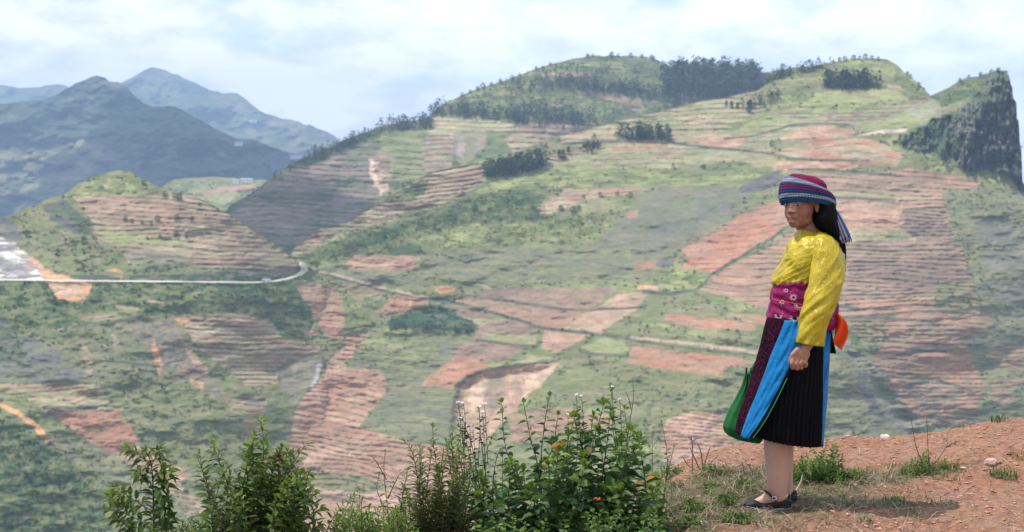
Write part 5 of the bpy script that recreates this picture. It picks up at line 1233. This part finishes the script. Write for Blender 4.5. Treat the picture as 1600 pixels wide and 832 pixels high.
hell((0, -.088, -.016), (.009, .010, .024)); hell((0, -.096, -.037), (.0115, .012, .0095))
hell((0, -.0885, -.0655), (.0160, .0095, .0052)); hell((0, -.0870, -.0745), (.0145, .0095, .0058)); hell((0, -.085, -.086), (.02, .010, .007))
chain([HC+Vector((.01, .02, -.07)), W(1264, 362, .02), W(1272, 384, .02)], [.050, .050, .062])
# torso (inside the clothes), arms, legs
ell(W(1272, 405, .01), (.115, .15, .13)); ell(W(1264, 450, .01), (.11, .13, .15)); ell(W(1252, 510, .01), (.125, .15, .13))
chain([W(1276, 392, .0), W(1268, 450, .0), W(1254, 520, .0)], [.09, .10, .12])
chain([W(1286, 388, -.10), W(1294, 448, -.16), W(1272, 530, -.185), W(1262, 543, -.185)], [.046, .038, .027, .024])
chain([W(1246, 395, .11), W(1230, 450, .14), W(1218, 520, .14), W(1216, 535, .14)], [.044, .036, .026, .024])
for dx, dy, df in ((0, -.02, 0), (4, .085, 7)):
    chain([W(1232+dx, 560, dy), W(1221+dx, 660, dy), W(1218+dx, 700, dy+.005), W(1219+dx, 722, dy+.008), W(1219+dx+df*.4, 750, dy), W(1219+dx+df*.6, 766, dy), W(1221+dx+df*.8, 780, dy)], [.085, .064, .064, .061, .052, .048, .038])
    chain([W(1224+df, 780, dy), W(1205+df, 783, dy), W(1188+df, 790, dy), W(1174+df, 793, dy)], [.037, .030, .021, .014])
    chain([W(1230+df, 784, dy), W(1232+df, 788, dy)], [.028, .024])
# near hand: palm, four curled fingers, thumb
ell(W(1255, 554, -.19), (.037, .019, .036), M=Matrix.Rotation(R(18), 4, 'Y')); chain([W(1263, 541, -.185), W(1258, 550, -.188)], [.024, .024])
for i in range(4):
    bx = 1239.5+7.0*i; L_ = (1.0, 1.08, 1.02, .86)[i]; r_ = (.0098, .0098, .0095, .0086)[i]; dy = -.196+.002*i
    k1 = W(bx+2.5, 557-1.2*(i == 0)+.3*i, dy); k2 = W(bx, 557+12*L_, dy-.012); k3 = W(bx+1, 557+19.5*L_, dy+.004); k4 = W(bx+2.5, 557+14*L_, dy+.022)
    chain([k1, k2, k3, k4], [r_*1.08, r_, r_*.92, r_*.82])
chain([W(1248, 548, -.195), W(1240, 556, -.20), W(1236.5, 565, -.19), W(1238, 572, -.178)], [.014, .0115, .0105, .009])
# far hand closed around the strings of the bag
ell(W(1216, 545, .15), (.020, .036, .034))
for i in range(4):
    dy = .125+.018*i; chain([W(1211, 550, dy), W(1207, 558, dy), W(1212, 564, dy), W(1218, 560, dy)], [.0095, .009, .0085, .008])
chain([W(1217, 548, .12), W(1211, 556, .113), W(1213, 562, .115)], [.011, .010, .009])
mtmp = bpy.data.meshes.new('tmp'); bmS.to_mesh(mtmp); bmS.free(); ot = bpy.data.objects.new('tmp', mtmp); C.objects.link(ot)
rm = ot.modifiers.new('r', 'REMESH'); rm.mode = 'VOXEL'; rm.voxel_size = .0030; rm.adaptivity = 0
sm = ot.modifiers.new('s', 'SMOOTH'); sm.factor = .5; sm.iterations = 7
dg = bpy.context.evaluated_depsgraph_get(); me = bpy.data.meshes.new_from_object(ot.evaluated_get(dg)); bpy.data.objects.remove(ot)
me.name = 'body'; body = bpy.data.objects.new('body', me); C.objects.link(body); body.parent = PER
nv = len(me.vertices); co = np.zeros(nv*3, np.float32); me.vertices.foreach_get('co', co); co = co.reshape(-1, 3)
hm = np.array(HMI); hc = co @ hm[:3, :3].T + hm[:3, 3]
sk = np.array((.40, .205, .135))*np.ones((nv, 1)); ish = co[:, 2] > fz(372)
def spot(c, r, col, a):
    global sk
    d = np.sqrt((((hc-np.array(c))/np.array(r))**2).sum(1)); k = (sstep(1.25, .5, d)*ish*a)[:, None]; sk = sk*(1-k)+np.array(col)*k
sk[ish] = (.27, .125, .088)  # head and neck darker than the body: shade on the face painted in
for s in (-1, 1):
    spot((.044*s, -.065, -.036), (.036, .045, .034), (.25, .085, .062), .5); spot((.030*s, -.088, .026), (.022, .02, .0042), (.03, .02, .018), .95)
    spot((.029*s, -.088, .006), (.018, .02, .003), (.10, .05, .04), .8); spot((.008*s, -.104, -.047), (.004, .01, .0028), (.09, .03, .025), .8)
spot((0, -.1, -.0655), (.0175, .02, .0050), (.24, .075, .065), .9); spot((0, -.1, -.0750), (.0160, .02, .0060), (.30, .11, .09), .9); spot((0, -.105, -.0702), (.0165, .02, .0013), (.08, .02, .02), .9)
for s in (-1, 1): spot((.0115*s, -.09, -.0722), (.006, .02, .0017), (.10, .03, .025), .9)
leg = co[:, 2] < fz(640); sk[leg] = (.50, .29, .215)
hand = (co[:, 2] < fz(520)) & (co[:, 2] > fz(600)) & (np.abs(co[:, 1]+.0) > .12); sk[hand] = (.36, .18, .12)
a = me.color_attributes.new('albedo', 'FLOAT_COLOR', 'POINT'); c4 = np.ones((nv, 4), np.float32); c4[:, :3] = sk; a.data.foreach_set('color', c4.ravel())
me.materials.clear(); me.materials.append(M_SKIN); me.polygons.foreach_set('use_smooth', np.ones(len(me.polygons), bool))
# eyes look into the camera
M_EYEW = material('eye_white', (.34, .30, .28), .3); M_IRIS = material('iris', (.015, .010, .008), .2)
for s in (-1, 1):
    bm = bmesh.new(); bmesh.ops.create_uvsphere(bm, u_segments=20, v_segments=12, radius=1, matrix=HM @ Matrix.Translation((.029*s, -.0845, -.0065)) @ Matrix.Diagonal((.0135, .0085, .0048, 1)))
    e = bpy.data.meshes.new('eye'); bm.to_mesh(e); bm.free(); e.materials.append(M_EYEW); eo = bpy.data.objects.new('eye', e); C.objects.link(eo); eo.parent = PER
    bm = bmesh.new(); bmesh.ops.create_uvsphere(bm, u_segments=16, v_segments=10, radius=1, matrix=HM @ Matrix.Translation((.029*s+.0035, -.0905, -.0063)) @ Matrix.Diagonal((.0062, .004, .0056, 1)))
    e = bpy.data.meshes.new('iris'); bm.to_mesh(e); bm.free(); e.materials.append(M_IRIS); io = bpy.data.objects.new('iris', e); C.objects.link(io); io.parent = eo

# ---- hair down the back
def strands(T, V): return .003*np.sin(T*34+V*5)*sstep(0, .15, V)+.008*wn(T, V, 2.5, 4, 4)
loft('hair', [(316, 1274, 1303, -.0, .076, 0, 0), (325, 1275, 1305, -.0, .080, 2, 0), (334, 1273, 1307, -.005, .080, 3, 0), (341, 1270, 1308, -.01, .080, 3, 0), (350, 1270, 1310, -.01, .076, 4, 0), (360, 1275, 1313, -.005, .066, 5, 0), (372, 1292, 1319, .01, .05, 5, 0), (385, 1303, 1321, .01, .04, 3, 0), (398, 1309, 1322, .01, .028, 0, 0), (412, 1314, 1322, .01, .018, 0, 0), (424, 1317, 1322, .01, .010, 0, 0)], M_HAIR, n=60, m=72, fold=strands, cap=(True, True))
# ---- headscarf
NB = 64
def band_col(T, V):
    c = np.zeros(T.shape+(3,)); v = V
    blue = np.array((.012, .045, .14)); wht = np.array((.38, .38, .34)); mag = np.array((.15, .012, .05)); lav = np.array((.17, .17, .30)); dk = np.array((.008, .02, .065)); teal = np.array((.01, .06, .15))
    bands = [(0, .16, teal), (.16, .20, dk), (.20, .31, wht), (.31, .36, dk), (.36, .49, blue), (.49, .64, mag), (.64, .70, blue), (.70, .75, lav), (.75, .86, wht), (.86, 1.01, lav)]
    for a0, a1, q in bands:
        k = (v >= a0) & (v < a1); c[k] = q
        if q is wht:
            z = k & (np.sin(T*62+v*90) > .35); c[z] = dk*1.3
        if q is lav:
            z = k & (np.sin(T*80) > .2); c[z] = blue*1.6
    c *= (.85+.3*(np.sin(T*120)*.5+.5))[..., None]
    return c
def knit(T, V): return .0010*np.sin(V*math.pi*22) + .004*wn(T, V, 1.6, 2, 9)
loft('headscarf', [(324, 1222, 1302, .0, .098, 4, 9), (321, 1219, 1304, .0, .101, 4.5, 9), (313, 1217, 1305, .0, .104, 6, 8.5), (304, 1218, 1303, .0, .103, 8, 8), (297, 1220, 1300, .0, .101, 10, 6), (291, 1225, 1296, .0, .096, 12, 4), (288, 1229, 1293, .0, .089, 12, 2)], M_KNIT, n=NB, m=240, fold=knit, colf=band_col, solid=.004)
loft('cap_crown', [(292, 1231, 1293, .0, .088, 12, 1), (286, 1233, 1292, .0, .085, 12, 1), (281, 1236, 1291, .0, .078, 9, 0), (277.5, 1242, 1286, .0, .064, 6, 0), (275.3, 1250, 1277, .0, .04, 3, 0), (274.6, 1260, 1267, .0, .008, 0, 0)], M_CAPM, n=40, m=96, fold=lambda T, V: .003*np.sin(T*9)*(1-V)+.004*wn(T, V, 2, 3, 2), cap=(False, True))
# knot and hanging tails
sc_tail = empty('scarf_tail'); sc_tail.parent = PER
tail = []
cols_t = [(.30, .26, .50), (.45, .45, .46), (.03, .10, .30), (.40, .24, .38), (.02, .06, .20), (.42, .43, .45), (.03, .11, .32), (.04, .16, .38)]
TV, TF, TC = [], [], []
rt = np.random.RandomState(6)
for i in range(16):
    u = i/15; dy = -.055+.035*rt.rand()
    top = W(1296+9*u, 322+5*u, dy+.02); mid = W(1303+12*u, 345-2*u, dy); end = W(1312+16*u, 373-3.*u+rt.uniform(-2, 2), dy+.01)
    fr = W(1314+16.5*u+rt.uniform(-1.5, 1.5), 381-4*u+rt.uniform(-2, 2), dy+.012)
    V, f = tube(smooth_line([top, mid, end], 6), .0040, .0044, 6); k = len(TV); TV += V; TF += [tuple(x+k for x in q) for q in f]; c = cols_t[(i//2) % 8]; TC += [c]*len(V)
    for _ in range(3):
        V, f = tube([end, end.lerp(fr, .6)+Vector((rt.uniform(-.003, .003), 0, 0)), fr+Vector((rt.uniform(-.008, .008), 0, rt.uniform(-.006, .006)))], .0022, .0010, 4); k = len(TV); TV += V; TF += [tuple(x+k for x in q) for q in f]
        TC += [tuple(np.array(c)*.8)]*len(V)
bpy.data.objects.remove(sc_tail)
link_mesh('scarf_tail', TV, TF, M_KNIT, PER, cols=np.array(TC))

# ---- blouse
def ridg(T, V, a, b, seed): return .5-np.abs(2*(fbm(np.cos(T)*a+10, np.sin(T)*a+V*b+20, 3, seed)-.5))*2
def bf(T, V): return .020*wn(T, V, 2.2, 4.5, 3)+.012*ridg(T+V*2, V, 1.8, 3.2, 5)*sstep(.1, .3, V)-.008*np.abs(np.sin(T*13+2*np.sin(T*3)))*sstep(.72, .97, V)*sstep(0, .2, V) + .006*np.sin(T*7+V*9)*sstep(.5, .95, V)*np.abs(wn(T, V, 1.5, 2, 8))*3
loft('blouse', [(358, 1250, 1290, .0, .056, 2, -5), (362, 1248, 1294, .0, .066, 2, -4), (366, 1245, 1299, .0, .088, 2, -2), (373, 1240, 1305, .0, .115, 2, 0), (384, 1231, 1311, .0, .135, 2, 0), (398, 1224, 1316, .0, .145, 0, 0), (414, 1218, 1320, .0, .145, -1, 0), (428, 1210, 1322, .0, .142, -2, 0), (437, 1206, 1320, .0, .140, -2, 0), (442, 1207, 1318, .0, .136, -2, 0), (446, 1213, 1314, .0, .130, -2, 0)], M_YEL, n=90, m=130, fold=bf, solid=.003)
loft('collar', [(358, 1251, 1287, .004, .052, 3, -5), (361, 1250, 1289, .004, .056, 3, -5), (365, 1248, 1292, .004, .062, 3, -4)], M_YEL, n=12, m=60, solid=.004)
def sf(T, V): return .007*np.sin(V*26+T*2)*sstep(.35, .55, V)*(1-sstep(.75, .95, V))*wn(T, V, 1.5, 4, 5)*2.4+.012*wn(T, V, 1.4, 6, 6)+.011*ridg(T+V*3, V, 1.2, 4.2, 7)*sstep(.05, .2, V)
loft('sleeve', [(364, 1280, 1292, -.055, .02, 2, 0), (367, 1275, 1299, -.07, .04, 2, 0), (373, 1270, 1304, -.085, .052, 2, 0), (383, 1267, 1310, -.103, .058, 3, 0), (396, 1266, 1314, -.12, .060, 3, 0), (412, 1267, 1318, -.138, .060, 2, 0), (430, 1267, 1321, -.155, .058, 0, 0), (442, 1266, 1320, -.166, .057, -2, 0), (460, 1263, 1313, -.178, .056, 1, 0), (485, 1257, 1304, -.19, .055, 3, 0), (510, 1252, 1296, -.19, .052, 3, 0), (530, 1248.5, 1290, -.19, .050, 3, 0), (539, 1247, 1288, -.19, .049, 3, 0)], M_YEL, n=100, m=80, fold=sf, cap=(True, False), solid=.003)
loft('sleeve', [(374, 1246, 1256, .09, .02, 0, 0), (378, 1238, 1262, .10, .04, 0, 0), (388, 1232, 1264, .115, .05, 0, 0), (410, 1222, 1256, .13, .05, 0, 0), (440, 1209, 1242, .14, .048, 0, 0), (470, 1205, 1236, .14, .046, 0, 0), (500, 1203, 1230, .14, .044, 0, 0), (522, 1203, 1228, .14, .044, 0, 0)], M_YEL, n=60, m=60, fold=sf, cap=(True, False), solid=.003)
# shoulder seam line over the sleeve
# ---- sash
def shf(T, V): return .0035*np.sin(V*24+wn(T, V, 2, 2, 5)*8)+.004*wn(T, V, 2, 6, 12)
loft('sash', [(438, 1213, 1312, .0, .136, 0, 0), (446, 1209, 1312, .0, .138, 1, 0), (465, 1206, 1311, .0, .138, 2, 0), (485, 1203, 1310, .0, .140, 5, 0), (500, 1199, 1307, .0, .141, 7, 0), (508, 1199, 1305, .0, .139, 8, 0)], M_MAG, n=60, m=120, fold=shf, solid=.003)
def front(px, py, keys, off=.006):
    """point on the near side of an elliptic garment"""
    k = np.array(keys, float); o = np.argsort(k[:, 0]); k = k[o]
    xl = np.interp(py, k[:, 0], k[:, 1]); xr = np.interp(py, k[:, 0], k[:, 2]); b = np.interp(py, k[:, 0], k[:, 4]); yc = np.interp(py, k[:, 0], k[:, 3])
    c = (px-(xl+xr)/2)/((xr-xl)/2); c = np.clip(c, -.999, .999)
    y = yc-(b+off)*math.sqrt(1-c*c); return Vector((fx(px, y*.5), y, fz(py)))
SK = [(438, 1213, 1312, 0, .136), (465, 1206, 1311, 0, .138), (485, 1203, 1310, 0, .140), (503, 1200, 1306, 0, .142)]
V = []; f = []
M_COR = material('coral_cord', (.75, .06, .03), .6); M_SIL = material('silver_thread', (.62, .56, .60), .4)
vv, ff = tube([front(x, 467+.13*(x-1207), SK, .004) for x in range(1207, 1262, 3)], .0016, .0016, 5); link_mesh('cord', vv, ff, M_COR, PER)
for (cx, cy, r0, r1, a0, a1, nr) in [(1247, 473, 5, 10, 175, 365, 12), (1237, 462, 3, 6, 0, 360, 12), (1215, 492, 3, 6, 160, 380, 10), (1239, 494, 4, 8, 160, 380, 10), (1220, 470, 2, 4.5, 0, 360, 8), (1226, 452, 2, 4, 0, 360, 8)]:
    for k in range(nr):
        a = R(a0+(a1-a0)*k/max(1, nr-1)); p0 = front(cx+r0*math.cos(a), cy-r0*math.sin(a)*.9, SK, .004); p1 = front(cx+r1*math.cos(a), cy-r1*math.sin(a)*.9, SK, .004)
        a1_, b1_ = tube([p0, p1], .0011, .0009, 4); n0 = len(V); V += a1_; f += [tuple(x+n0 for x in q) for q in b1_]
    arc = [front(cx+r0*math.cos(R(t)), cy-r0*math.sin(R(t))*.9, SK, .004) for t in np.linspace(a0, a1, 14)]
    a1_, b1_ = tube(arc, .001, .001, 4); n0 = len(V); V += a1_; f += [tuple(x+n0 for x in q) for q in b1_]
link_mesh('embroidery', V, f, M_SIL, PER)

# ---- skirt with pleats, then the panels in front of it
SKK = [(494, 1203, 1300, .0, .138, 6, 0), (520, 1197, 1297, .0, .15, 6, 0), (560, 1189, 1295, .0, .165, 6, 0), (600, 1183, 1292, .0, .178, 6, 0), (640, 1179, 1289, .0, .187, 7, 0), (670, 1178, 1287, .0, .19, 7, 0), (689, 1179, 1286, .0, .19, 7.5, 0)]
def pl(T, V): return (.0028+.0045*V)*np.sin(T*46+wn(T, V, 1.2, 1.5, 2)*6)*sstep(0, .1, V)+.010*wn(T, V, 1.4, 2.5, 4)
loft('skirt', SKK, M_BLK, n=90, m=420, fold=pl, solid=.0025)
def panel(name, rows, mat, off=.012, pad=3., nx=26, ny=70, wob=.006, left=None):
    """rows: (py, x_left, x_right); follows the skirt but may stand out to its left"""
    r_ = np.array(rows, float); py = np.linspace(r_[0, 0], r_[-1, 0], ny); xl = np.interp(py, r_[:, 0], r_[:, 1]); xr = np.interp(py, r_[:, 0], r_[:, 2])
    ker = np.ones(7)/7
    def smo(a): return np.convolve(np.concatenate([[a[0]]*3, a, [a[-1]]*3]), ker, 'valid')
    xl, xr = smo(xl), smo(xr)
    k = np.array(SKK); V = []
    for j in range(ny):
        sl_ = np.interp(py[j], k[:, 0], k[:, 1]); sr_ = np.interp(py[j], k[:, 0], k[:, 2]); b = np.interp(py[j], k[:, 0], k[:, 4])
        el_ = min(sl_, (np.interp(py[j], *zip(*left)) if left else xl[j])-pad*.3); er_ = max(sr_, xr[j]+.5)
        for i in range(nx):
            u = i/(nx-1); x = xl[j]+(xr[j]-xl[j])*u; c = np.clip((x-(el_+er_)/2)/((er_-el_)/2), -1, 1)
            s = math.sqrt(max(0, 1-c*c)); y = -(b+off)*s + (wob*(math.sin(py[j]*.13+i*.35)*.5+math.sin(i*.9+py[j]*.05)*.4))*s
            V.append((fx(x, y*.5), y, fz(py[j])-.006*S_*(x-1200)))
    idx = np.arange(nx*ny).reshape(ny, nx); f = np.stack([idx[:-1, :-1], idx[1:, :-1], idx[1:, 1:], idx[:-1, 1:]], -1).reshape(-1, 4)
    o = link_mesh(name, np.array(V), f, mat, PER); md = o.modifiers.new('s', 'SOLIDIFY'); md.thickness = .003; md.offset = 1
    return V, ny, nx
LEFT = [(494, 1201), (540, 1189), (590, 1175), (640, 1160), (676, 1149)]
panel('sequin_panel', [(495, 1200.5, 1227), (540, 1189, 1209.5), (576, 1179, 1195), (620, 1166, 1178), (650, 1156, 1168), (676, 1150, 1160.5)], M_SEQ, .012, left=LEFT, wob=.003)
V_, ny_, nx_ = panel('blue_panel', [(497, 1224, 1256), (533, 1210, 1249), (562, 1199, 1234), (588, 1190, 1219), (617, 1179, 1205), (645, 1168, 1190), (670, 1160, 1175), (680, 1157, 1167)], M_BLU, .024, left=LEFT, wob=.005)
panel('black_border', [(540, 1244, 1249), (562, 1233, 1239), (588, 1218, 1226), (617, 1204, 1212), (645, 1189, 1198), (670, 1173, 1182), (679, 1167, 1176)], M_BLK, .019, left=LEFT, nx=8)
M_TRIM = material('green_sequin', (.05, .50, .18), .35)
V = []; f = []
tr = [(560, 1241), (588, 1226.5), (617, 1212.5), (645, 1198), (668, 1184), (676, 1178)]
k = np.array(SKK)
for py in np.arange(585, 677, 1.7):
    x = np.interp(py, [t[0] for t in tr], [t[1] for t in tr])-2.5; sl_ = min(np.interp(py, k[:, 0], k[:, 1]), np.interp(py, *zip(*LEFT))); sr_ = np.interp(py, k[:, 0], k[:, 2]); b = np.interp(py, k[:, 0], k[:, 4])
    c = (x-(sl_+sr_)/2)/((sr_-sl_)/2); y = -(b+.030)*math.sqrt(max(0, 1-c*c)); p_ = Vector((fx(x, y*.5), y, fz(py)))
    bm = bmesh.new(); bmesh.ops.create_icosphere(bm, subdivisions=1, radius=.0021); n0 = len(V); V += [tuple(v.co+p_) for v in bm.verts]; f += [tuple(n0+v.index for v in q.verts) for q in bm.faces]; bm.free()
link_mesh('sequin_trim', V, f, M_TRIM, PER)
panel('blue_strip', [(500, 1282, 1299), (540, 1284, 1298.5), (575, 1284, 1296.5), (620, 1284.5, 1294.5), (660, 1284.5, 1291.5), (697, 1284, 1288.5)], M_BLU, .010, pad=0, nx=14, wob=.003)
# back flap of the sash end and the orange ribbon
def ribbon3(name, pts_l, pts_r, mat, th=.003, wave=.01):
    n = 24; L_ = smooth_line([W(*p) for p in pts_l], 8); R_ = smooth_line([W(*p) for p in pts_r], 8); n = len(L_); V = []; m_ = 7
    for i in range(n):
        for j in range(m_):
            p = L_[i].lerp(R_[i], j/(m_-1)); V.append((p.x, p.y+wave*math.sin(j*1.1+i*.25)*.5, p.z))
    idx = np.arange(n*m_).reshape(n, m_); f = np.stack([idx[:-1, :-1], idx[1:, :-1], idx[1:, 1:], idx[:-1, 1:]], -1).reshape(-1, 4)
    o = link_mesh(name, np.array(V), f, mat, PER); md = o.modifiers.new('s', 'SOLIDIFY'); md.thickness = th
ribbon3('black_flap', [(1294, 500, .0), (1295, 525, .0), (1296, 553, .0)], [(1299, 505, -.05), (1303, 530, -.04), (1308, 554, -.03)], M_BLK)
ribbon3('orange_ribbon', [(1305, 494, -.03), (1308, 505, -.03), (1306, 522, -.03), (1303, 536, -.03)], [(1312, 490, -.06), (1324, 504, -.07), (1326, 524, -.06), (1317, 549, -.05)], M_ORG, wave=.02)
# ---- shoes
def shoe(dx, dy):
    r = empty('shoe'); r.parent = PER
    def cs(x, top, hw, zb, cut=None, nseg=16):
        pts = []
        for q in range(nseg):
            a = 2*math.pi*q/nseg; s, c = math.sin(a), math.cos(a); zt, z0 = fz(top), fz(zb); zc = (zt+z0)/2; h = (zt-z0)/2
            pts.append((fx(x+dx, dy), dy+hw*(abs(c)**.7)*(1 if c > 0 else -1), zc+h*(abs(s)**.75)*(1 if s > 0 else -1)))
        return pts
    def build(name, rows, mat):
        V = []; nseg = 16
        for w_ in rows: V += cs(*w_)
        n = len(rows); f = [(i*nseg+q, i*nseg+(q+1) % nseg, (i+1)*nseg+(q+1) % nseg, (i+1)*nseg+q) for i in range(n-1) for q in range(nseg)]
        f += [tuple(range(nseg))[::-1], tuple(range((n-1)*nseg, n*nseg))]
        o = link_mesh(name, V, f, mat, r); md = o.modifiers.new('ss', 'SUBSURF'); md.levels = md.render_levels = 2; return o
    build('shoe_upper', [(1160.5, 792, .012, 796), (1163, 789, .026, 797), (1170, 786.5, .036, 798), (1178, 784, .040, 798), (1184, 782.5, .041, 798), (1190, 786, .040, 798), (1198, 788, .038, 798), (1208, 786, .036, 798), (1218, 782, .036, 798), (1228, 778, .038, 798), (1236, 775.5, .036, 798), (1239, 775, .027, 797), (1240.5, 778, .014, 796)], M_SHOE)
    build('sole', [(1159.5, 793, .014, 798.5), (1162, 792, .030, 799.5), (1172, 793.5, .041, 800), (1190, 794.5, .043, 800), (1215, 795, .039, 800), (1232, 795, .041, 800), (1239.5, 794.5, .030, 799.5), (1241.5, 794.5, .016, 798.5)], M_SOLE)
    st = [W(1206+dx, 790, dy-.040), W(1213+dx, 786, dy-.042), W(1210+dx, 779, dy-.036), W(1203+dx, 773, dy-.018), W(1200+dx, 771.5, dy+.0), W(1202+dx, 774, dy+.02), W(1208+dx, 782, dy+.036)]
    st = [W(1217+dx, 788, dy-.040), W(1213+dx, 784, dy-.041), W(1206+dx, 776.5, dy-.033), W(1200+dx, 771.5, dy-.014), W(1198.5+dx, 770.5, dy+.004), W(1202+dx, 774, dy+.022), W(1210+dx, 784, dy+.038)]
    V, f = tube(smooth_line(st, 6), .0052, .0052, 8); link_mesh('strap', V, f, M_SHOE, r)
    c0 = W(1214+dx, 783, dy-.047); ring = [c0+Vector((.0095*math.cos(t), -.001, .0085*math.sin(t))) for t in np.linspace(0, 2*math.pi, 18)]
    V, f = tube(ring, .0022, .0022, 6); link_mesh('buckle', V, f, M_MET, r)
shoe(0, -.02); shoe(9, .085)

# ---- green cloth bag hanging from her far hand
BAG = empty('bag', (FX+fx(1165), FD+.16, fz(690))); tag(BAG, 'green cloth bag hanging from the far hand beside the skirt', 'bag')
def bagf(T, V): return .006*np.sin(T*11+V*6)*(1-V)+.010*wn(T, V, 1.6, 3, 8)
bo = loft('bag_body', [(585, 1168, 1174, .16, .012, 0, 0), (592, 1166, 1177, .16, .018, 0, 0), (604, 1162, 1184, .16, .03, 0, 0), (622, 1152, 1190, .16, .045, 0, 0), (642, 1141, 1194, .16, .062, 0, 0), (658, 1134, 1196, .16, .072, 0, 0), (670, 1131, 1197, .16, .075, 1, 0), (680, 1134, 1197, .16, .07, 2, 0), (688, 1143, 1195, .16, .055, 3, 0), (693, 1156, 1190, .16, .03, 3, 0), (694.5, 1170, 1184, .16, .008, 1, 0)], M_GRN, n=70, m=90, fold=bagf, cap=(True, True))
V = []; f = []
for i in range(9):
    a = rt.uniform(-1, 1); q = [W(1170+a*2, 590, .16), W(1171+a*4, 583, .16+.01*a), W(1172+a*5, 576+rt.uniform(-3, 5), .16+.015*a)]
    if i < 3: q = [W(1171+i, 590, .16), W(1178+i*2, 574, .16), W(1196, 548, .15), W(1212, 556, .125+.01*i)]
    a_, b_ = tube(smooth_line(q, 5), .0026, .0018, 5); n0 = len(V); V += a_; f += [tuple(x+n0 for x in t_) for t_ in b_]
so = link_mesh('drawstring', V, f, M_GRN)
for o in (bo, so):
    o.parent = BAG; o.matrix_parent_inverse = Matrix.Translation((0, 0, 0)); o.location = (FX-BAG.location.x, FD-BAG.location.y, -BAG.location.z)
